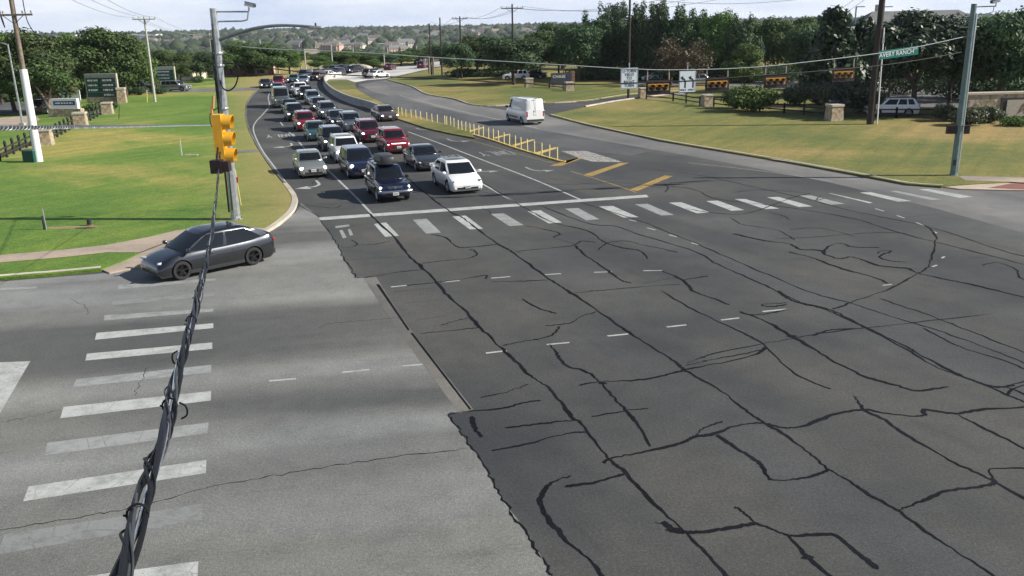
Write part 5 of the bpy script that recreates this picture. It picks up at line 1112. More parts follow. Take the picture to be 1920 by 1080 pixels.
def dir_sign(px, py, w_, h, lb, ncol=2, rotz=R(-4)):
    p = gp(px, py, .1); root = empty('directory_sign', p, rotz); tag(root, lb, 'sign'); rn = random.Random(int(px)); zb = .75
    m = MB(); m.box((0, .15, zb + h / 2), (w_ + .3, .34, h + .1)); m.build('frame', 'stone_cap', root); m = MB(); m.box((0, .1, zb + h - .22), (w_ + .2, .40, .42)); m.build('header', 'galv', root); m = MB(); m.box((0, .15, zb / 2), (w_ + .4, .6, zb)); m.build('base', 'limestone', root)
    nr_ = 4; cw = w_ / ncol; rh = (h - .5) / nr_
    for c in range(ncol):
        for r_ in range(nr_):
            cx_ = -w_ / 2 + cw * (c + .5); cz = zb + h - .5 - rh * (r_ + .5); m = MB(); m.box((cx_, -.05, cz), (cw * .97, .08, rh * .92)); pn = m.build('sign_panel', 'panel_green' if c == 0 else 'panel_slate', root)
            if not (c == 0 and r_ == 3): rows(pn, cx_ - cw * .38, cx_ + cw * .42, cz, rh * .42, rn)
    return root
dir_sign(195, 193, 4.1, 3.0, 'green directory sign with white lettering in two columns on the left lawn'); pillar(230, 193, 1.1, 2.0, 'brown stone pillar attached right of the green directory sign')
dir_sign(312, 164, 3.2, 2.6, 'distant dark green directory sign behind the silver parked SUV', 1)
p = gp(126, 219, .1); ms = empty('monument_sign', p, R(-6)); tag(ms, 'white sign with a navy band on a low stone base left of the fence', 'sign'); m = MB(); m.box((0, 0, .45), (3.9, .8, .9), taper=.97); m.build('stone_base', 'limestone', ms); m = MB(); m.box((0, 0, 1.45), (3.1, .5, 1.1)); m.build('cabinet', 'white_plain', ms); m = MB(); m.box((.05, -.26, 1.52), (2.55, .03, .46)); bn = m.build('name_band', 'panel_navy', ms); rows(bn, -1.0, 1.2, 1.52, .17, random.Random(4), y=-.285, fill=.9)
p = gp(133, 200, .1); ms = empty('banner_sign', p, R(-4)); tag(ms, 'white and blue banner board behind the white sign with the navy band', 'sign'); m = MB(); m.box((0, 0, 1.6), (2.9, .12, 1.6)); m.build('board', 'white_plain', ms); m = MB(); m.box((-.4, -.07, 1.8), (.9, .02, .8), ry=.3); m.build('blue_mark', 'panel_blue', ms); m = MB(); m.box((.6, -.07, 1.9), (.8, .02, .35)); m.build('red_mark', 'panel_red', ms)
for sx in (-1, 1): m = MB(); m.tube([(sx * 1.3, .05, 0), (sx * 1.3, .05, 1.0)], .05, 6); m.build('leg', 'galv', ms)
p = gp(105, 195, .1); ms = empty('red_banner', p, R(-4)); tag(ms, 'long dull red banner low behind the leaning tree trunk', 'banner'); m = MB(); m.box((0, 0, 1.2), (3.2, .05, .8)); m.build('cloth', 'brick_red', ms); m = MB(); m.tube([(-1.6, .05, 0), (-1.6, .05, 1.7)], .05, 6); m.tube([(1.6, .05, 0), (1.6, .05, 1.7)], .05, 6); m.build('post', 'dark_metal', ms)
p = gp(1052, 163, .1); ms = empty('bank_sign', p, R(6)); tag(ms, 'dark grey low sign with pale capital letters beyond the white van', 'sign'); m = MB(); m.box((0, 0, .2), (3.6, .9, .4)); m.build('base', 'limestone', ms); m = MB(); m.box((0, 0, 1.2), (3.0, .5, 1.6)); m.build('cabinet', 'panel_dark', ms); text('lettering', 'CHASE', .60, (-.35, -.27, 1.5), 'letter_white', ms, 1.05); m = MB(); m.box((1.78, .1, 1.1), (.5, .7, 2.2)); m.build('side_pier', 'brick_red', ms)
m = MB()
for k in range(4): a = R(90 * k + 10); m.box((1.10 + .14 * math.cos(a), -.27, 1.5 + .14 * math.sin(a)), (.11, .02, .24), ry=-a + R(20))
m.build('emblem', 'panel_blue', ms)
# entrance wall on the right
p = gp(1880, 226, .1); ew = empty('entrance_wall', p, R(3)); tag(ew, 'long stone entrance wall with a beige name panel at the right edge', 'wall'); m = MB(); m.box((2.2, 0, 1.15), (11.5, .9, 2.3)); m.build('stone_wall', 'limestone', ew); m = MB(); m.box((2.2, 0, 2.38), (11.8, 1.1, .16)); m.build('coping', 'stone_cap', ew)
m = MB(); m.box((3.45, -.48, 1.1), (8.2, .06, 1.75)); fr = m.build('name_frame', 'fence_dark', ew); m = MB(); m.box((3.65, -.53, 1.1), (7.6, .06, 1.4)); m.build('name_panel', 'panel_beige', fr); text('lettering', 'Avery Ranch', 1.15, (3.95, -.575, 1.05), 'brick_red', ew, 1.0, .02)
# lawn furniture
g_ = empty('utility_box', gp(59, 304, .1), R(-8)); tag(g_, 'dark green metal box at the foot of the white sleeved pole', 'utility box'); m = MB(); m.box((0, 0, .42), (.85, .6, .84)); m.build('cabinet', 'panel_green', g_); m = MB(); m.box((0, 0, .87), (.92, .67, .08)); m.build('lid', 'galv_green', g_); m = MB(); m.box((.3, -.31, .45), (.05, .03, .16)); m.build('latch', 'dark_metal', g_)
g_ = empty('marker_post', gp(341, 292, .1)); tag(g_, 'thin white marker post standing beside a pale slab on the lawn', 'marker'); m = MB(); m.box((0, 0, .6), (.07, .03, 1.2), taper=.9); m.build('stake', 'white_plain', g_); m = MB(); m.box((-.02, -.02, 1.1), (.075, .01, .25)); m.build('label', 'stake_yellow', g_)
g_ = MB(); g_.box(gp(359, 291, .13), (.95, .28, .1), rz=.05, taper=.95); tag(g_.build('concrete_slab', 'kerb_concrete'), 'small pale concrete slab lying beside the thin white marker', 'slab')
g_ = empty('marker_post', gp(86, 431, .1)); tag(g_, 'dark bollard strapped to a pale pipe near the left footpath', 'bollard'); m = MB(); m.lathe([(.05, 0), (.05, .62), (.03, .66), (.001, .66)], (-.06, 0, 0), n=10); m.build('bollard', 'dark_metal', g_, smooth=True); m = MB(); m.tube([(.03, 0, 0), (-.0, 0, 1.0)], .03, 8); m.build('pipe', 'galv', g_, smooth=True)
g_ = empty('valve_stub', gp(168, 423, .1)); tag(g_, 'short dark pipe stub on a patch of bare soil near the footpath', 'pipe'); m = MB(); m.lathe([(.10, 0), (.10, .30), (.085, .31), (.001, .31)], n=12); m.build('pipe', 'dark_metal', g_, smooth=True); m = MB(); m.lathe([(.16, 0), (.16, .04), (.1, .05)], n=12); m.build('collar', 'brick_red', g_)
mat('soil', (0.26, 0.20, 0.11), 0.95, var=.3, scale=3); mb = MB(); c_ = gp(135, 427, .1); mb.poly([(c_.x + 1.25 * math.cos(t) * (1 + .2 * math.sin(3 * t)), c_.y + .35 * math.sin(t) * (1 + .25 * math.cos(2 * t)), .116) for t in [2 * math.pi * q / 24 for q in range(24)]]); struct(mb.build('soil_patch', 'soil'))
c_ = gp(160, 428, .1); mb = MB(); mb.poly([(c_.x + .5 * math.cos(t), c_.y + .14 * math.sin(t), .121) for t in [2 * math.pi * q / 20 for q in range(20)]]); struct(mb.build('soil_hole', 'pole_wood_dark'))
g_ = empty('cable_marker', gp(452, 385, .1)); tag(g_, 'slim yellow stake with a red tag right of the left signal pole', 'marker'); m = MB(); m.tube([(0, 0, 0), (-.12, 0, 1.9)], .03, 6); m.build('stake', 'stake_yellow', g_); m = MB(); m.box((-.09, -.03, 1.35), (.17, .02, .30)); m.build('tag', 'tag_red', g_)
g_ = MB(); g_.box(gp(464, 284, .125), (1.5, 1.3, .05), rz=.4); tag(g_.build('manhole_slab', 'asphalt_grey'), 'grey paved slab in the grass behind the yellow signal', 'slab')
g_ = MB(); g_.tube([gp(223, 224, .1), gp(223, 224, .1) + Vector((.25, 0, 1.5))], .04, 5); tag(g_.build('stake', 'pole_wood_dark'), 'dark leaning stake on the lawn below the directory sign', 'stake')
g_ = MB(); g_.tube([gp(276, 192, .1), gp(276, 192, .1) + Vector((.15, 0, 1.6))], .06, 6); tag(g_.build('stake', 'stake_yellow'), 'pale yellow stake left of the pale wooden pole on the lawn', 'stake')
for x, y, lb in ((523, 138, 'short white post in the field nearest the queue'), (545, 137, 'short white post in the field, second from the left'), (565, 137, 'short white post left of the pole by the brown roofed house'), (585, 137, 'short white post right of the pole by the brown roofed house')):
    g_ = MB(); q = gp(x, y, .1); g_.box(q + Vector((0, 0, .7)), (.3, .3, 1.4), taper=.9); tag(g_.build('white_post', 'stone_cap'), lb, 'post')
for x, y, s_, lb in ((615, 132, 5, 'pale boulder pile left of the tall pale pole base'), (672, 131, 6.5, 'long pale boulder heap beside the far road')):
    g_ = MB(); q = gp(x, y, .1); rn = random.Random(x)
    g_.ball(q + Vector((0, 0, .2)), (s_ / 2, 1.2, .95), 14, 9, .8); g_.v = [(a + rn.uniform(-.2, .2), b_ + rn.uniform(-.2, .2), c + rn.uniform(-.15, .15)) for a, b_, c in g_.v]; tag(g_.build('boulder', 'stone_cap'), lb, 'rock')
# ------------------------------------------------------------------ vegetation
def leaf_mat(name, dark, light, gloss=0.55, trans=0.22):
    m = bpy.data.materials.new(name); MATS[name] = m; t, b = nodes_of(m); g = t.nodes.new('ShaderNodeNewGeometry'); oi = t.nodes.new('ShaderNodeObjectInfo')
    r = t.nodes.new('ShaderNodeValToRGB'); r.color_ramp.elements[0].position = 0.1; r.color_ramp.elements[0].color = (*dark, 1); r.color_ramp.elements[1].position = 0.95; r.color_ramp.elements[1].color = (*light, 1)
    t.links.new(g.outputs['Random Per Island'], r.inputs['Fac'])
    hs = t.nodes.new('ShaderNodeHueSaturation'); mr = t.nodes.new('ShaderNodeMapRange'); mr.inputs['To Min'].default_value = 0.485; mr.inputs['To Max'].default_value = 0.515; t.links.new(oi.outputs['Random'], mr.inputs['Value']); t.links.new(mr.outputs[0], hs.inputs['Hue'])
    mv = t.nodes.new('ShaderNodeMapRange'); mv.inputs['To Min'].default_value = 0.8; mv.inputs['To Max'].default_value = 1.2; t.links.new(oi.outputs['Random'], mv.inputs['Value']); t.links.new(mv.outputs[0], hs.inputs['Value'])
    t.links.new(r.outputs['Color'], hs.inputs['Color']); t.links.new(hs.outputs[0], b.inputs['Base Color']); b.inputs['Roughness'].default_value = gloss
    tr = t.nodes.new('ShaderNodeBsdfTranslucent'); t.links.new(hs.outputs[0], tr.inputs['Color']); mxs = t.nodes.new('ShaderNodeMixShader'); mxs.inputs['Fac'].default_value = trans
    t.links.new(b.outputs[0], mxs.inputs[1]); t.links.new(tr.outputs[0], mxs.inputs[2]); t.links.new(mxs.outputs[0], t.nodes['Material Output'].inputs['Surface'])
leaf_mat('leaf_oak', (0.028, 0.058, 0.015), (0.105, 0.165, 0.038), .7); leaf_mat('leaf_deep', (0.022, 0.052, 0.022), (0.088, 0.150, 0.050), .65); leaf_mat('leaf_bright', (0.04, 0.085, 0.016), (0.14, 0.22, 0.042), .7)
leaf_mat('leaf_glossy', (0.012, 0.032, 0.015), (0.065, 0.11, 0.045), 0.48, .1); leaf_mat('leaf_brown', (0.06, 0.045, 0.025), (0.13, 0.10, 0.055)); leaf_mat('leaf_olive', (0.035, 0.05, 0.025), (0.11, 0.13, 0.065))
leaf_mat('leaf_far', (0.016, 0.034, 0.012), (0.05, 0.08, 0.026), .9, .0)
mat('bark', (0.085, 0.068, 0.055), 0.95, var=.35, scale=6, bump=.4); mat('bark_pale', (0.22, 0.17, 0.13), 0.95, var=.3, scale=6)
def leaf_mesh(name, cents, radii, n_leaf, size, m_, seed, shell=0.55, aspect=.6, up=.35):
    r = np.random.default_rng(seed); nc = len(cents); cents = np.array(cents, float); radii = np.array(radii, float)
    wgt = (radii[:, 0] * radii[:, 1] * radii[:, 2]) ** (2 / 3); idx = r.choice(nc, n_leaf, p=wgt / wgt.sum())
    d = r.normal(size=(n_leaf, 3)); d /= np.linalg.norm(d, axis=1)[:, None]; rad = shell + (1 - shell) * r.random(n_leaf) ** .7; rad *= 1 + .10 * r.normal(size=n_leaf)
    p = cents[idx] + d * radii[idx] * rad[:, None]
    nn = d + r.normal(size=(n_leaf, 3)) * .55 + np.array([0, 0, up]); nn /= np.linalg.norm(nn, axis=1)[:, None]
    a = np.cross(nn, r.normal(size=(n_leaf, 3))); a /= np.linalg.norm(a, axis=1)[:, None]; b = np.cross(nn, a); s = size * (0.6 + .8 * r.random(n_leaf))
    a *= s[:, None]; b *= (s * aspect)[:, None]
    V = np.stack([p - a, p - b * .9 + a * .1, p + a, p + b * .9 - a * .1], 1).reshape(-1, 3).astype(np.float32)
    me = bpy.data.meshes.new(name); me.vertices.add(len(V)); me.vertices.foreach_set('co', V.ravel()); me.loops.add(n_leaf * 4); me.loops.foreach_set('vertex_index', np.arange(n_leaf * 4, dtype=np.int32)); me.polygons.add(n_leaf); me.polygons.foreach_set('loop_start', np.arange(0, n_leaf * 4, 4, dtype=np.int32)); me.polygons.foreach_set('loop_total', np.full(n_leaf, 4, dtype=np.int32)); me.update(calc_edges=True); me.materials.append(MATS[m_]); return me
def crown_clumps(kind, seed):
    rn = random.Random(seed); C = []; Rr = []
    if kind in ('oak', 'deep', 'bright', 'brown', 'olive'):
        n_ = 22
        for i in range(n_):
            a = i * 2.4 + rn.uniform(-.4, .4); q = math.sqrt((i + .5) / n_); z = rn.uniform(-.75, .95); rr = math.sqrt(max(.05, 1 - z * z)) * rn.uniform(.45, .92)
            C.append((3.9 * rr * math.cos(a), 3.9 * rr * math.sin(a), 5.7 + 3.4 * z)); k = rn.uniform(1.15, 1.95); Rr.append((k * 1.1, k * 1.1, k * .78))
        C.append((0, 0, 5.9)); Rr.append((2.9, 2.9, 2.9))
    elif kind == 'high':
        for i in range(24):
            a = i * 2.4; q = math.sqrt((i + .5) / 24); z = rn.uniform(-.8, .95); rr = math.sqrt(max(.05, 1 - z * z)) * rn.uniform(.45, .92)
            C.append((3.9 * rr * math.cos(a), 3.9 * rr * math.sin(a), 6.7 + 2.2 * z)); k = rn.uniform(1.1, 1.8); Rr.append((k * 1.1, k * 1.1, k * .72))
        C.append((0, 0, 6.8)); Rr.append((2.9, 2.9, 2.0))
    elif kind == 'tall':
        for i in range(24):
            z = i / 24; a = i * 2.4; w_ = 3.5 * (1 - z ** 3 * .55); C.append((w_ * rn.uniform(.3, 1) * math.cos(a), w_ * rn.uniform(.3, 1) * math.sin(a), 1.6 + 7.3 * z + rn.uniform(-.6, .6))); k = rn.uniform(1.0, 1.7) * (1.1 - .35 * z); Rr.append((k, k, k * 1.15))
        for i in range(7): C.append((rn.uniform(-2.4, 2.4), rn.uniform(-2.4, 2.4), 9.0 + rn.uniform(-.9, .6))); Rr.append((.55, .55, .9))
        C.append((0, 0, 5)); Rr.append((2.0, 2.0, 3.2))
    elif kind == 'magnolia':
        for i in range(26):
            z = i / 26; a = i * 2.4; w_ = 3.9 * (1 - z * .82) ** .75; C.append((w_ * rn.uniform(.5, 1) * math.cos(a), w_ * rn.uniform(.5, 1) * math.sin(a), 1.6 + 7.9 * z)); k = rn.uniform(.9, 1.5) * (1.1 - .5 * z); Rr.append((k, k, k))
        C.append((0, 0, 4.5)); Rr.append((2.6, 2.6, 3.6))
    return C, Rr
TREES = {}
def tree_proto(kind, seed, n_leaf, size, mname):
    key = (kind, seed)
    if key in TREES: return TREES[key]
    C, Rr = crown_clumps(kind, seed); root = empty('tree', (0, 0, 0)); rn = random.Random(seed)
    me = leaf_mesh('crown', C, Rr, n_leaf, size, mname, seed, .5 if kind != 'brown' else .2); o = bpy.data.objects.new('crown', me); col.objects.link(o); o.parent = root
    m = MB(); lean = rn.uniform(-.3, .3); top = 4.2 if kind != 'tall' else 7
    m.tube([(0, 0, -.2), (.02, 0, .4), (lean * .4, .05, 1.8), (lean, .1, top)], [.36, .27, .22, .10], 9)
    for k in range(7):
        a = k * 2.4 + rn.uniform(-.3, .3); z0 = rn.uniform(1.7, 3.4) if kind != 'tall' else rn.uniform(2, 5.5); l_ = rn.uniform(2.0, 3.4) if kind != 'tall' else 1.8
        m.tube([(lean * .4, 0, z0), (lean * .4 + math.cos(a) * l_ * .5, math.sin(a) * l_ * .5, z0 + 1.1), (lean * .4 + math.cos(a) * l_, math.sin(a) * l_, z0 + 2.3)], [.12, .08, .03], 6)
    m.build('trunk', 'bark', root, smooth=True); TREES[key] = root; root['used'] = 0; return root
KIND = dict(oak=('oak', 11, 13000, .19, 'leaf_oak'), oak2=('oak', 12, 13000, .19, 'leaf_oak'), deep=('deep', 13, 14000, .19, 'leaf_deep'), deep2=('deep', 14, 14000, .19, 'leaf_deep'), bright=('bright', 15, 12000, .19, 'leaf_bright'), bright2=('bright', 19, 12000, .19, 'leaf_bright'), tall=('tall', 16, 11000, .18, 'leaf_deep'), tall2=('tall', 17, 11000, .18, 'leaf_deep'), mag=('magnolia', 18, 5200, .34, 'leaf_glossy'), high=('high', 23, 12000, .22, 'leaf_glossy'), brown=('brown', 20, 2600, .22, 'leaf_brown'))
def place_tree(px, py, top, wpx, kind, label, group=None, p=None, name='tree', cat='tree'):
    proto = tree_proto(*KIND[kind])
    if proto['used'] == 0: root = proto; proto['used'] = 1
    else:
        root = copy_tree(proto)
        for k_ in ('used', 'group'):
            if k_ in root: del root[k_]
    root.name = name
    if p is None: p = gp(px, py, .1)
    dist = math.hypot(p.y, CAM_H); h = dp(px, top, p.y).z - p.z; wd = wpx * dist / F_PX
    root.location = p; sz = h / 9.6; sx = wd / 9.6; root.scale = (sx, sx * random.uniform(.9, 1.1), sz); root.rotation_euler = (0, 0, random.uniform(0, 6.28)); tag(root, label, cat, group); return root
T = place_tree
# right hand trees
RT = [(858, 147, 78, 70, 'deep', 'small dark tree at the left end of the row behind the van'), (895, 143, 70, 95, 'oak', 'dark round tree right of the pole with the short crossarm'), (932, 142, 61, 110, 'deep2', 'dark tree between the two dark poles with crossarms'), (963, 158, 66, 130, 'deep', 'spreading dark tree with its trunk on the far grass bank above the van'), (1012, 147, 60, 110, 'oak2', 'dark tree directly above the low bank sign'), (1048, 144, 58, 90, 'deep2', 'dark tree just right of the low bank sign'),
      (1085, 152, 42, 95, 'deep', 'shorter dark tree at the left foot of the tall trees'), (1120, 147, 26, 105, 'tall', 'tall dark tree left of the dark pole, second from the tall group edge'), (1152, 145, 8, 105, 'tall2', 'tallest dark tree just left of the dark pole'), (1197, 147, 14, 110, 'tall', 'tall tree just right of the dark pole'), (1232, 150, 5, 95, 'tall2', 'tall pointed tree above the first hanging signal'), (1270, 150, 16, 105, 'tall', 'tall tree above the double arrow sign'), (1305, 148, 30, 90, 'tall2', 'tall tree above the second hanging signal'), (1345, 152, 30, 105, 'bright', 'paler green tree right of the second hanging signal'), (1388, 154, 32, 90, 'tall', 'tree left of the double globe lamp'), (1340, 146, 24, 120, 'tall', 'tall pale topped tree behind the second hanging signal'),
      (1258, 160, 72, 90, 'brown', 'brownish thin leaved tree behind the double arrow sign'), (1300, 162, 78, 80, 'brown', 'brownish thin leaved tree behind the second signal'), (1395, 172, 84, 80, 'bright2', 'light green leafy tree left of the globe lamp post'), (1456, 146, 36, 100, 'oak2', 'grey green tree right behind the double globe lamp'), (1497, 150, 48, 80, 'oak', 'low tree between the globe lamp and the magnolia'), (1520, 168, 40, 100, 'deep', 'dark tree at the left foot of the magnolia'),
      (1556, 180, 14, 140, 'mag', 'large glossy magnolia with pale glinting leaves'), (1612, 178, 34, 95, 'mag', 'smaller glossy tree touching the brown pole'), (1712, 213, 22, 225, 'high', 'big dark trunked tree under the green street name sign'), (1665, 196, 36, 110, 'deep2', 'dark tree right behind the brown utility pole'), (1778, 202, 30, 140, 'deep', 'dark tree left of the right signal pole'), (1868, 214, 4, 200, 'deep2', 'huge dark tree rising behind the stone entrance wall'), (1950, 210, 2, 190, 'deep', 'huge dark tree at the right edge behind the entrance wall'), (1815, 190, 36, 120, 'oak', 'dark tree seen on both sides of the right signal pole')]
for a in RT: T(*a, group='trees along the right hand lot')
LT = [(-40, 215, 58, 170, 'oak', 'green tree cut by the left edge of the photo'), (28, 210, 68, 150, 'bright', 'bushy green tree behind the slim grey lamp post'), (85, 212, 60, 145, 'oak2', 'large tree over the white sign with the navy band'), (146, 184, 64, 90, 'bright2', 'light green tree between the big left tree and the directory sign'), (190, 184, 57, 150, 'oak', 'broad tree rising behind the green directory sign'), (238, 182, 66, 115, 'oak2', 'tree left of the pale crossarm pole'), (262, 176, 82, 80, 'bright', 'lower tree right behind the pale crossarm pole'), (5, 196, 90, 90, 'deep', 'dark tree low behind the left street lamp'),
      (303, 160, 96, 70, 'oak', 'tree behind the second directory sign'), (340, 157, 100, 70, 'oak2', 'tree in front of the cream shop building'), (378, 154, 96, 70, 'deep', 'dark tree left of the left signal pole, behind the field'), (412, 150, 100, 55, 'oak', 'tree hidden partly by the left signal pole'), (448, 143, 80, 85, 'bright', 'round green tree just right of the left signal pole'), (478, 143, 83, 90, 'oak2', 'round dark green tree behind the queue head of the field'), (512, 141, 84, 95, 'oak', 'widest round tree on the ridge of the green field'), (543, 139, 92, 60, 'bright2', 'last round tree left of the brown roofed house')]
for a in LT: T(*a, group='trees on the left')
MT = [(603, 131, 106, 55, 'bright'), (632, 129, 100, 60, 'oak'), (655, 129, 97, 60, 'bright2'), (690, 126, 99, 70, 'oak2'), (722, 125, 101, 60, 'deep'), (752, 123, 97, 70, 'bright'), (781, 120, 93, 70, 'oak'), (806, 118, 86, 60, 'bright2'), (826, 121, 80, 55, 'deep2'), (845, 125, 84, 50, 'oak2'), (700, 128, 112, 40, 'bright'), (618, 133, 114, 36, 'bright2')]
for i, a in enumerate(MT): T(*a, 'green tree of the small wood behind the pale far road, %s from the bend' % ordinal(i + 1), group='trees of the small wood')
# a belt of trees beyond, standing on the falling ground
rnb = random.Random(5)
for i in range(34):
    x = 210 + i * 20 + rnb.uniform(-6, 6); rr = rnb.uniform(262, 330); a, b, d = ray(x, 60); X, Y = a / b * rr, rr; z = terrain_z(X, Y)
    T(x, 0, 103 + rnb.uniform(-6, 4) - (x - 300) * .008, rnb.uniform(50, 72), rnb.choice(['oak', 'bright', 'deep', 'oak2', 'bright2']), 'green tree of the far belt behind the field, %s from the left' % ordinal(i + 1), group='trees of the far belt', p=Vector((X, Y, z)))
for i in range(16):
    x = 1060 + i * 56 + rnb.uniform(-14, 14); rr = rnb.uniform(175, 235); a, b, d = ray(x, 60); X, Y = a / b * rr, rr
    T(x, 0, 38 + rnb.uniform(-8, 10) - (x - 1060) * .008, rnb.uniform(110, 150), rnb.choice(['oak', 'deep', 'deep2', 'oak2']), 'dark tree closing the back of the right hand lot, %s from the left' % ordinal(i + 1), group='trees behind the lot', p=Vector((X, Y, .1)))
# shrubs
def shrub(px, py, top, wpx, m_, label, leaf=.12, n_=2600, stems=False, bumps=7, flat=1.0):
    p = gp(px, py, .11); dist = p.y; h = dp(px, top, p.y).z - p.z; wd = wpx * dist / F_PX; root = empty('shrub', p); tag(root, label, 'shrub'); rn = random.Random(int(px * 7 + py)); C = []; Rr = []; z0 = .38 * h if stems else 0
    for i in range(bumps):
        a = i * 2.4; q = math.sqrt((i + .3) / bumps); C.append((wd * .33 * q * math.cos(a), wd * .28 * q * math.sin(a), z0 + (h - z0) * rn.uniform(.38, .62))); k = wd * rn.uniform(.17, .25); Rr.append((k, k, (h - z0) * rn.uniform(.32, .42)))
    C.append((0, 0, z0 + (h - z0) * .45)); Rr.append((wd * .33, wd * .3, (h - z0) * .45))
    me = leaf_mesh('foliage', C, Rr, n_, leaf, m_, int(px), .6); me.name = 'foliage'; o = bpy.data.objects.new('foliage', me); col.objects.link(o); o.parent = root
    m = MB()
    for k in range(5): a = k * 1.26; m.tube([(.12 * math.cos(a), .12 * math.sin(a), -.1), (wd * .10 * math.cos(a), wd * .10 * math.sin(a), h * .25), (wd * .26 * math.cos(a), wd * .26 * math.sin(a), h * .55)], [.07, .05, .02], 6)
    m.build('stems', 'bark_pale', root, smooth=True)
shrub(1412, 209, 158, 105, 'leaf_bright', 'light green leafy shrub between the second and third signals', .17, 3200); shrub(1378, 203, 160, 60, 'leaf_deep', 'dark rounded bush left of the light green leafy shrub', .12); shrub(1490, 196, 160, 60, 'leaf_deep', 'dark bush right of the light green leafy shrub', .14)
shrub(1560, 213, 148, 180, 'leaf_olive', 'wide olive green spreading bush above the large stone pillar', .14, 6000, True, 12); shrub(1628, 212, 165, 80, 'leaf_deep', 'dark low bush at the left foot of the brown pole', .14, 2400)
shrub(1772, 226, 192, 60, 'leaf_olive', 'grey green round shrub left of the right signal pole', .09); shrub(1812, 235, 197, 75, 'leaf_olive', 'grey green round shrub right of the right signal pole', .09, 3400); shrub(1852, 230, 198, 62, 'leaf_olive', 'paler round shrub in front of the stone entrance wall', .09, 3200); shrub(1905, 236, 217, 70, 'leaf_bright', 'low leafy plant under the name panel', .09, 1500)
shrub(240, 178, 160, 34, 'leaf_deep', 'clipped hedge bush right of the directory sign', .1, 1300); shrub(262, 178, 161, 34, 'leaf_deep', 'clipped hedge bush left of the pale crossarm pole', .1, 1300); shrub(300, 176, 163, 40, 'leaf_deep', 'low clipped bush in front of the silver SUV', .1, 1300); shrub(176, 208, 192, 40, 'leaf_bright', 'leafy bush in front of the directory sign', .1, 1500); shrub(210, 205, 188, 30, 'leaf_deep', 'small dark bush under the directory sign', .1, 900)
shrub(372, 155, 140, 30, 'leaf_deep', 'small dark bush left of the left signal pole, at the field edge', .12, 900)
for i, (x, y, tp_, w_) in enumerate([(870, 144, 128, 80), (930, 143, 128, 90), (1100, 149, 128, 100), (1150, 149, 126, 100), (1200, 150, 124, 110), (1262, 151, 124, 120), (1330, 153, 124, 120), (1400, 155, 122, 120), (1470, 156, 118, 130), (1540, 160, 118, 140), (1690, 176, 128, 150), (1780, 184, 134, 150), (1850, 190, 136, 150), (1930, 196, 140, 150)]):
    shrub(x, y, tp_, w_, 'leaf_deep', 'dark hedge clump under the right hand trees, %s from the left' % ordinal(i + 1), .17, 2600)
for i, (x, y, tp_, w_) in enumerate([(20, 190, 162, 90), (90, 188, 158, 90), (160, 182, 152, 80), (215, 176, 150, 70), (280, 166, 146, 60)]):
    shrub(x, y, tp_, w_, 'leaf_oak', 'hedge clump under the left hand trees, %s from the left' % ordinal(i + 1), .15, 2200)
# leaning trunk by the white sign
g_ = empty('leaning_tree', gp(102, 216, .1)); tag(g_, 'small tree with a bent leaning trunk beside the white sign', 'tree'); m = MB(); m.tube(smooth_line([Vector((0, 0, -.1)), Vector((-.5, 0, 1.1)), Vector((-1.0, .1, 2.2)), Vector((-1.9, .2, 3.6))], 4), [.25 - .012 * i for i in range(13)], 8); m.tube([(-.5, 0, 1.1), (-.1, 0, 2.3), (.2, .1, 3.6)], [.16, .11, .06], 7); m.build('trunk', 'bark_pale', g_, smooth=True)
o = bpy.data.objects.new('crown', leaf_mesh('crown', [(-2.0, .2, 4.2), (-.3, .2, 4.4), (.9, .1, 4.0), (-1, 0, 5.2), (-3.2, 0, 3.6)], [(1.6, 1.4, 1.1)] * 5, 3200, .17, 'leaf_oak', 77)); col.objects.link(o); o.parent = g_
# ------------------------------------------------------------------ hillside: houses and the far wood
def tp(px, py):
    a, b, d = ray(px, py); t = 250 / b
    while t < 9000:
        x, y, z = a * t, b * t, CAM_H + d * t
        if z <= terrain_z(x, y): return Vector((x, y, terrain_z(x, y)))
        t *= 1.004
    return Vector((a * 3000, b * 3000, 5))
mat('roof_brown', (0.15, 0.125, 0.11), 0.9, var=.15, scale=.5); mat('roof_grey', (0.17, 0.17, 0.17), 0.9, var=.15, scale=.5); mat('roof_tan', (0.24, 0.205, 0.17), 0.9, var=.15, scale=.5); mat('wall_stone', (0.50, 0.43, 0.34), 0.9, var=.12, scale=.4); mat('wall_cream', (0.62, 0.55, 0.42), 0.9, var=.1, scale=.4); mat('wall_pink', (0.52, 0.36, 0.30), 0.9, var=.1, scale=.4); mat('window_glass', (0.03, 0.04, 0.05), 0.1); mat('wall_white', (0.72, 0.71, 0.68), 0.9, var=.05); mat('roof_green', (0.16, 0.24, 0.20), 0.7)
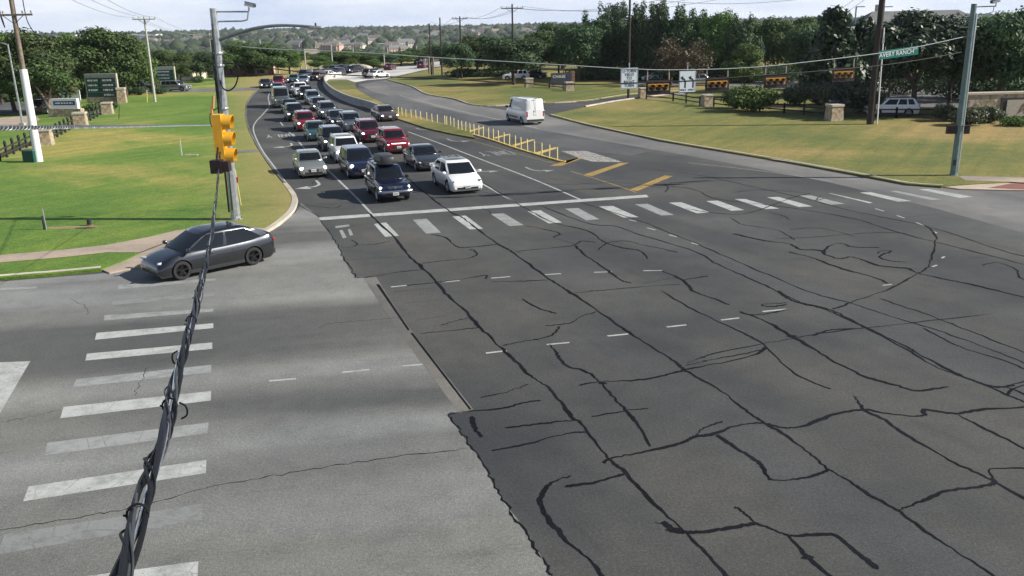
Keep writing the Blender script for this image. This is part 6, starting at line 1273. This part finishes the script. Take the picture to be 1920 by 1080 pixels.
def house(p, w_, d_, h, rot, wall, roof, label, rh=3.0, group=None, name='house', flat=False):
    root = empty(name, p, rot); tag(root, label, 'house' if name == 'house' else 'building', group)
    m = MB(); m.box((0, 0, h / 2 - 2), (w_, d_, h + 4)); m.box((w_ * .22, -d_ * .5 - 1.2, h * .42 - 1), (w_ * .36, 3, h * .84 + 2)); m.build('wall', wall, root)
    m = MB()
    def hip(cx, cy, ww, dd, z, r_, g=.3):
        o_ = .6; x0, x1, y0, y1 = cx - ww / 2 - o_, cx + ww / 2 + o_, cy - dd / 2 - o_, cy + dd / 2 + o_; i_ = min(ww, dd) * g
        vs = [(x0, y0, z), (x1, y0, z), (x1, y1, z), (x0, y1, z)] + ([(x0 + i_, cy, z + r_), (x1 - i_, cy, z + r_)] if ww >= dd else [(cx, y0 + i_, z + r_), (cx, y1 - i_, z + r_)])
        m.add(vs, [(0, 1, 5, 4), (1, 2, 5), (2, 3, 4, 5), (3, 0, 4), (3, 2, 1, 0)] if ww >= dd else [(0, 1, 4), (1, 2, 5, 4), (2, 3, 5), (3, 0, 4, 5), (3, 2, 1, 0)])
    if flat: m.box((0, 0, h + .25), (w_ + .8, d_ + .8, .5))
    else: hip(0, 0, w_, d_, h, rh); hip(w_ * .22, -d_ * .5 - .2, w_ * .36, 5, h * .84, rh * .75, .1)
    rf = m.build('roof', roof, root)
    if not flat and w_ > 12: m = MB(); m.box((-w_ * .25, d_ * .15, h + rh * .7), (1.2, 1.0, rh * 1.3)); m.build('chimney', wall, rf)
    nw = max(2, int(w_ / 4)); lv = 2 if h > 5 else 1
    for l_ in range(lv):
        for k in range(nw):
            x = -w_ / 2 + w_ * (k + .5) / nw; front = -d_ / 2 - .03 if not (w_ * .04 < x < w_ * .40) else -d_ / 2 - 2.72
            m = MB(); m.box((x, front, h * (.30 if lv == 2 and l_ == 0 else .72 if lv == 2 else .5)), (1.5, .1, 1.4)); m.build('window', 'window_glass', root)
    return root
HL = [(410, 83), (432, 84), (462, 75), (488, 78), (520, 80), (372, 80), (352, 84), (330, 88), (308, 86), (285, 84), (450, 90), (545, 74), (575, 76), (592, 79), (606, 77), (565, 84), (620, 88), (640, 84), (655, 82), (668, 78), (680, 75), (640, 93), (672, 92), (698, 86), (780, 68), (790, 76), (800, 64), (812, 74), (760, 90), (735, 96), (600, 94), (860, 62), (878, 66), (900, 64), (912, 60), (1010, 62), (1024, 60), (1038, 66), (1050, 60), (1060, 68), (1072, 62), (1000, 70), (1030, 72), (1046, 74), (1066, 76), (985, 64), (475, 69), (533, 68), (583, 68), (635, 67), (688, 67), (742, 66), (820, 70), (555, 93), (625, 96), (745, 99), (890, 72), (930, 66)]
HP = []; rnh = random.Random(11)
HC = {}
LBL = ['left of the left signal pole', 'under the curved lamp arm', 'above the middle of the queue', 'left of the dark poles', 'beyond the middle dark trees']
for i, (x, y) in enumerate(HL):
    p = tp(x, y); HP.append(p); w_ = rnh.uniform(19, 30); dn = LBL[0 if x < 400 else 1 if x < 600 else 2 if x < 720 else 3 if x < 840 else 4]; wl_ = rnh.choice(['wall_stone', 'wall_cream', 'wall_cream', 'wall_stone', 'wall_pink']); rf_ = rnh.choice(['roof_brown', 'roof_grey', 'roof_grey', 'roof_brown', 'roof_tan'])
    HC[dn] = HC.get(dn, 0) + 1
    house(p, w_, rnh.uniform(11, 15), rnh.choice([5.5, 8.0, 8.0]), R(rnh.uniform(-35, 35)), wl_, rf_, '%s house, %s roof, on the hill %s' % ({'wall_stone': 'stone walled', 'wall_cream': 'cream', 'wall_pink': 'pinkish'}[wl_], rf_[5:], dn + ', %s there' % ordinal(HC[dn])), rnh.uniform(4, 5.4), 'houses on the far hillside')
def bld(px, py, *a, **k): p = tp(px, py); HP.append(p); return house(p, *a, name='building', **k)
bld(722, 92, 38, 18, 7.5, R(8), 'roof_green', 'wall_white', 'long dark green walled building with a pale flat roof on the hillside', flat=True); bld(703, 80, 26, 14, 9, R(4), 'wall_pink', 'roof_brown', 'pinkish building with a brown roof behind the long flat roofed one', rh=4); bld(762, 88, 24, 12, 6, R(-6), 'wall_white', 'roof_grey', 'white building right of the long flat roofed one', rh=3)
for px, py, w_, lb in ((105, 66, 90, 'big pale warehouse on the skyline over the left trees'), (228, 68, 50, 'white warehouse on the skyline left of the crossarm pole'), (262, 69, 80, 'long white warehouse on the skyline behind the crossarm pole')):
    a, b, d = ray(px, 60); p = Vector((a / b * 1900, 1900, 0)); p.z = terrain_z(p.x, p.y) + 1; HP.append(p); house(p, w_, 30, 14, R(rnh.uniform(-5, 5)), 'wall_white', 'wall_white', lb, flat=True, name='building')
def near_b(px, py, w_, d_, h, wall, roof, lb, rot=0, rh=2.5, flat=False): p = gp(px, py, .1); return house(p, w_, d_, h, rot, wall, roof, lb, rh, name='building', flat=flat)
near_b(347, 148, 7.5, 6, 2.9, 'wall_cream', 'brick_red', 'cream shop building with a red roof edge behind the silver SUV', R(4), flat=True); near_b(447, 139, 12, 6, 2.1, 'brick_red', 'roof_brown', 'low brick shop right of the left signal pole', R(0), 1.2); near_b(482, 139, 7, 5, 2.1, 'wall_pink', 'roof_brown', 'small pinkish shop under the round ridge trees', R(5), 1.2)
for px, ty, lb in ((425, 94, 'brown roofed house just right of the left signal pole'), (580, 92, 'brown roofed house among trees behind the two pale poles')):
    a, b, d = ray(px, 60); p = Vector((a / b * 330, 330, terrain_z(a / b * 330, 330))); h = dp(px, ty, 330).z - p.z; house(p, 8, 8, h - 3.2, R(30), 'wall_cream', 'roof_tan', lb, 3.2)
p = gp(1712, 160, .1); Yb = 175; a, b, d = ray(1712, 60); p = Vector((a / b * Yb, Yb, .1)); h = dp(1712, 21, Yb).z; house(p, 24, 16, h - 3.6, R(-6), 'wall_stone', 'roof_grey', 'large building with a pale grey roof showing over the right hand trees', 3.6, name='building')
# far wood: nobody could count it
rng = np.random.default_rng(9); hp_ = np.array([(p.x, p.y) for p in HP])
def blob_field(r0, r1, step, rad, seed, jit=.32, vr=None):
    ico = bmesh.new(); bmesh.ops.create_icosphere(ico, subdivisions=2 if rad < 7 else 1, radius=1.0); bv = np.array([v.co[:] for v in ico.verts]); bf = np.array([[v.index for v in f.verts] for f in ico.faces]); ico.free()
    rr = r0; VV = []; FF = []; n = 0
    while rr < r1:
        half = R(37); cnt = max(1, int(2 * half * rr / step))
        for k in range(cnt):
            a = -half + 2 * half * (k + rng.random()) / cnt; q = rr + rng.uniform(-.5, .5) * step; x, y = q * math.sin(a), q * math.cos(a)
            dd = hp_ - np.array([x, y]); ds = np.hypot(dd[:, 0], dd[:, 1]); u = np.array([math.sin(a), math.cos(a)]); al = dd @ u; pe = np.abs(dd @ np.array([u[1], -u[0]]))
            if (ds < 15).any() or ((al > 0) & (al < 150) & (pe < 14)).any(): continue
            s_ = rad * rng.uniform(.65, 1.35); hh = s_ * rng.uniform(.75, 1.15); v = bv * (1 + jit * rng.normal(size=(len(bv), 1)) * .6) * np.array([s_, s_, hh]); z = terrain_z(x, y) + hh * .55
            VV.append(v + np.array([x, y, z])); FF.append(bf + n); n += len(bv)
        rr += step * .95
    return np.concatenate(VV), np.concatenate(FF)
def stuff_mesh(name, V, F, m_, label):
    me = bpy.data.meshes.new(name); me.vertices.add(len(V)); me.vertices.foreach_set('co', V.astype(np.float32).ravel()); me.loops.add(len(F) * 3); me.loops.foreach_set('vertex_index', F.astype(np.int32).ravel()); me.polygons.add(len(F)); me.polygons.foreach_set('loop_start', np.arange(0, len(F) * 3, 3, dtype=np.int32)); me.polygons.foreach_set('loop_total', np.full(len(F), 3, dtype=np.int32)); me.update(calc_edges=True); me.materials.append(MATS[m_]); o = bpy.data.objects.new(name, me); col.objects.link(o); tag(o, label, 'wood', None, 'stuff'); return o
V1, F1 = blob_field(560, 1300, 10.5, 4.4, 1); V2, F2 = blob_field(1300, 3000, 19, 8, 2, .3)
stuff_mesh('far_wood', np.concatenate([V1, V2]), np.concatenate([F1, F2 + len(V1)]), 'leaf_far', 'wooded hillside with houses stretching to the horizon')


# ------------------------------------------------------------------ haze
hz = bpy.data.materials.new('haze_air'); hz.use_nodes = True; hz.node_tree.nodes.clear(); ho = hz.node_tree.nodes.new('ShaderNodeOutputMaterial'); hv = hz.node_tree.nodes.new('ShaderNodeVolumePrincipled')
hv.inputs['Color'].default_value = (0.80, 0.87, 1.0, 1); hv.inputs['Density'].default_value = 0.00009; hv.inputs['Anisotropy'].default_value = 0.2; hz.node_tree.links.new(hv.outputs[0], ho.inputs['Volume'])
MATS['haze_air'] = hz; hb = MB(); hb.box((0, 0, 12), (6900, 6900, 90)); ho_ = hb.build('haze', 'haze_air'); ho_['kind'] = 'stuff'; ho_['label'] = 'thin pale haze over the far hillside'
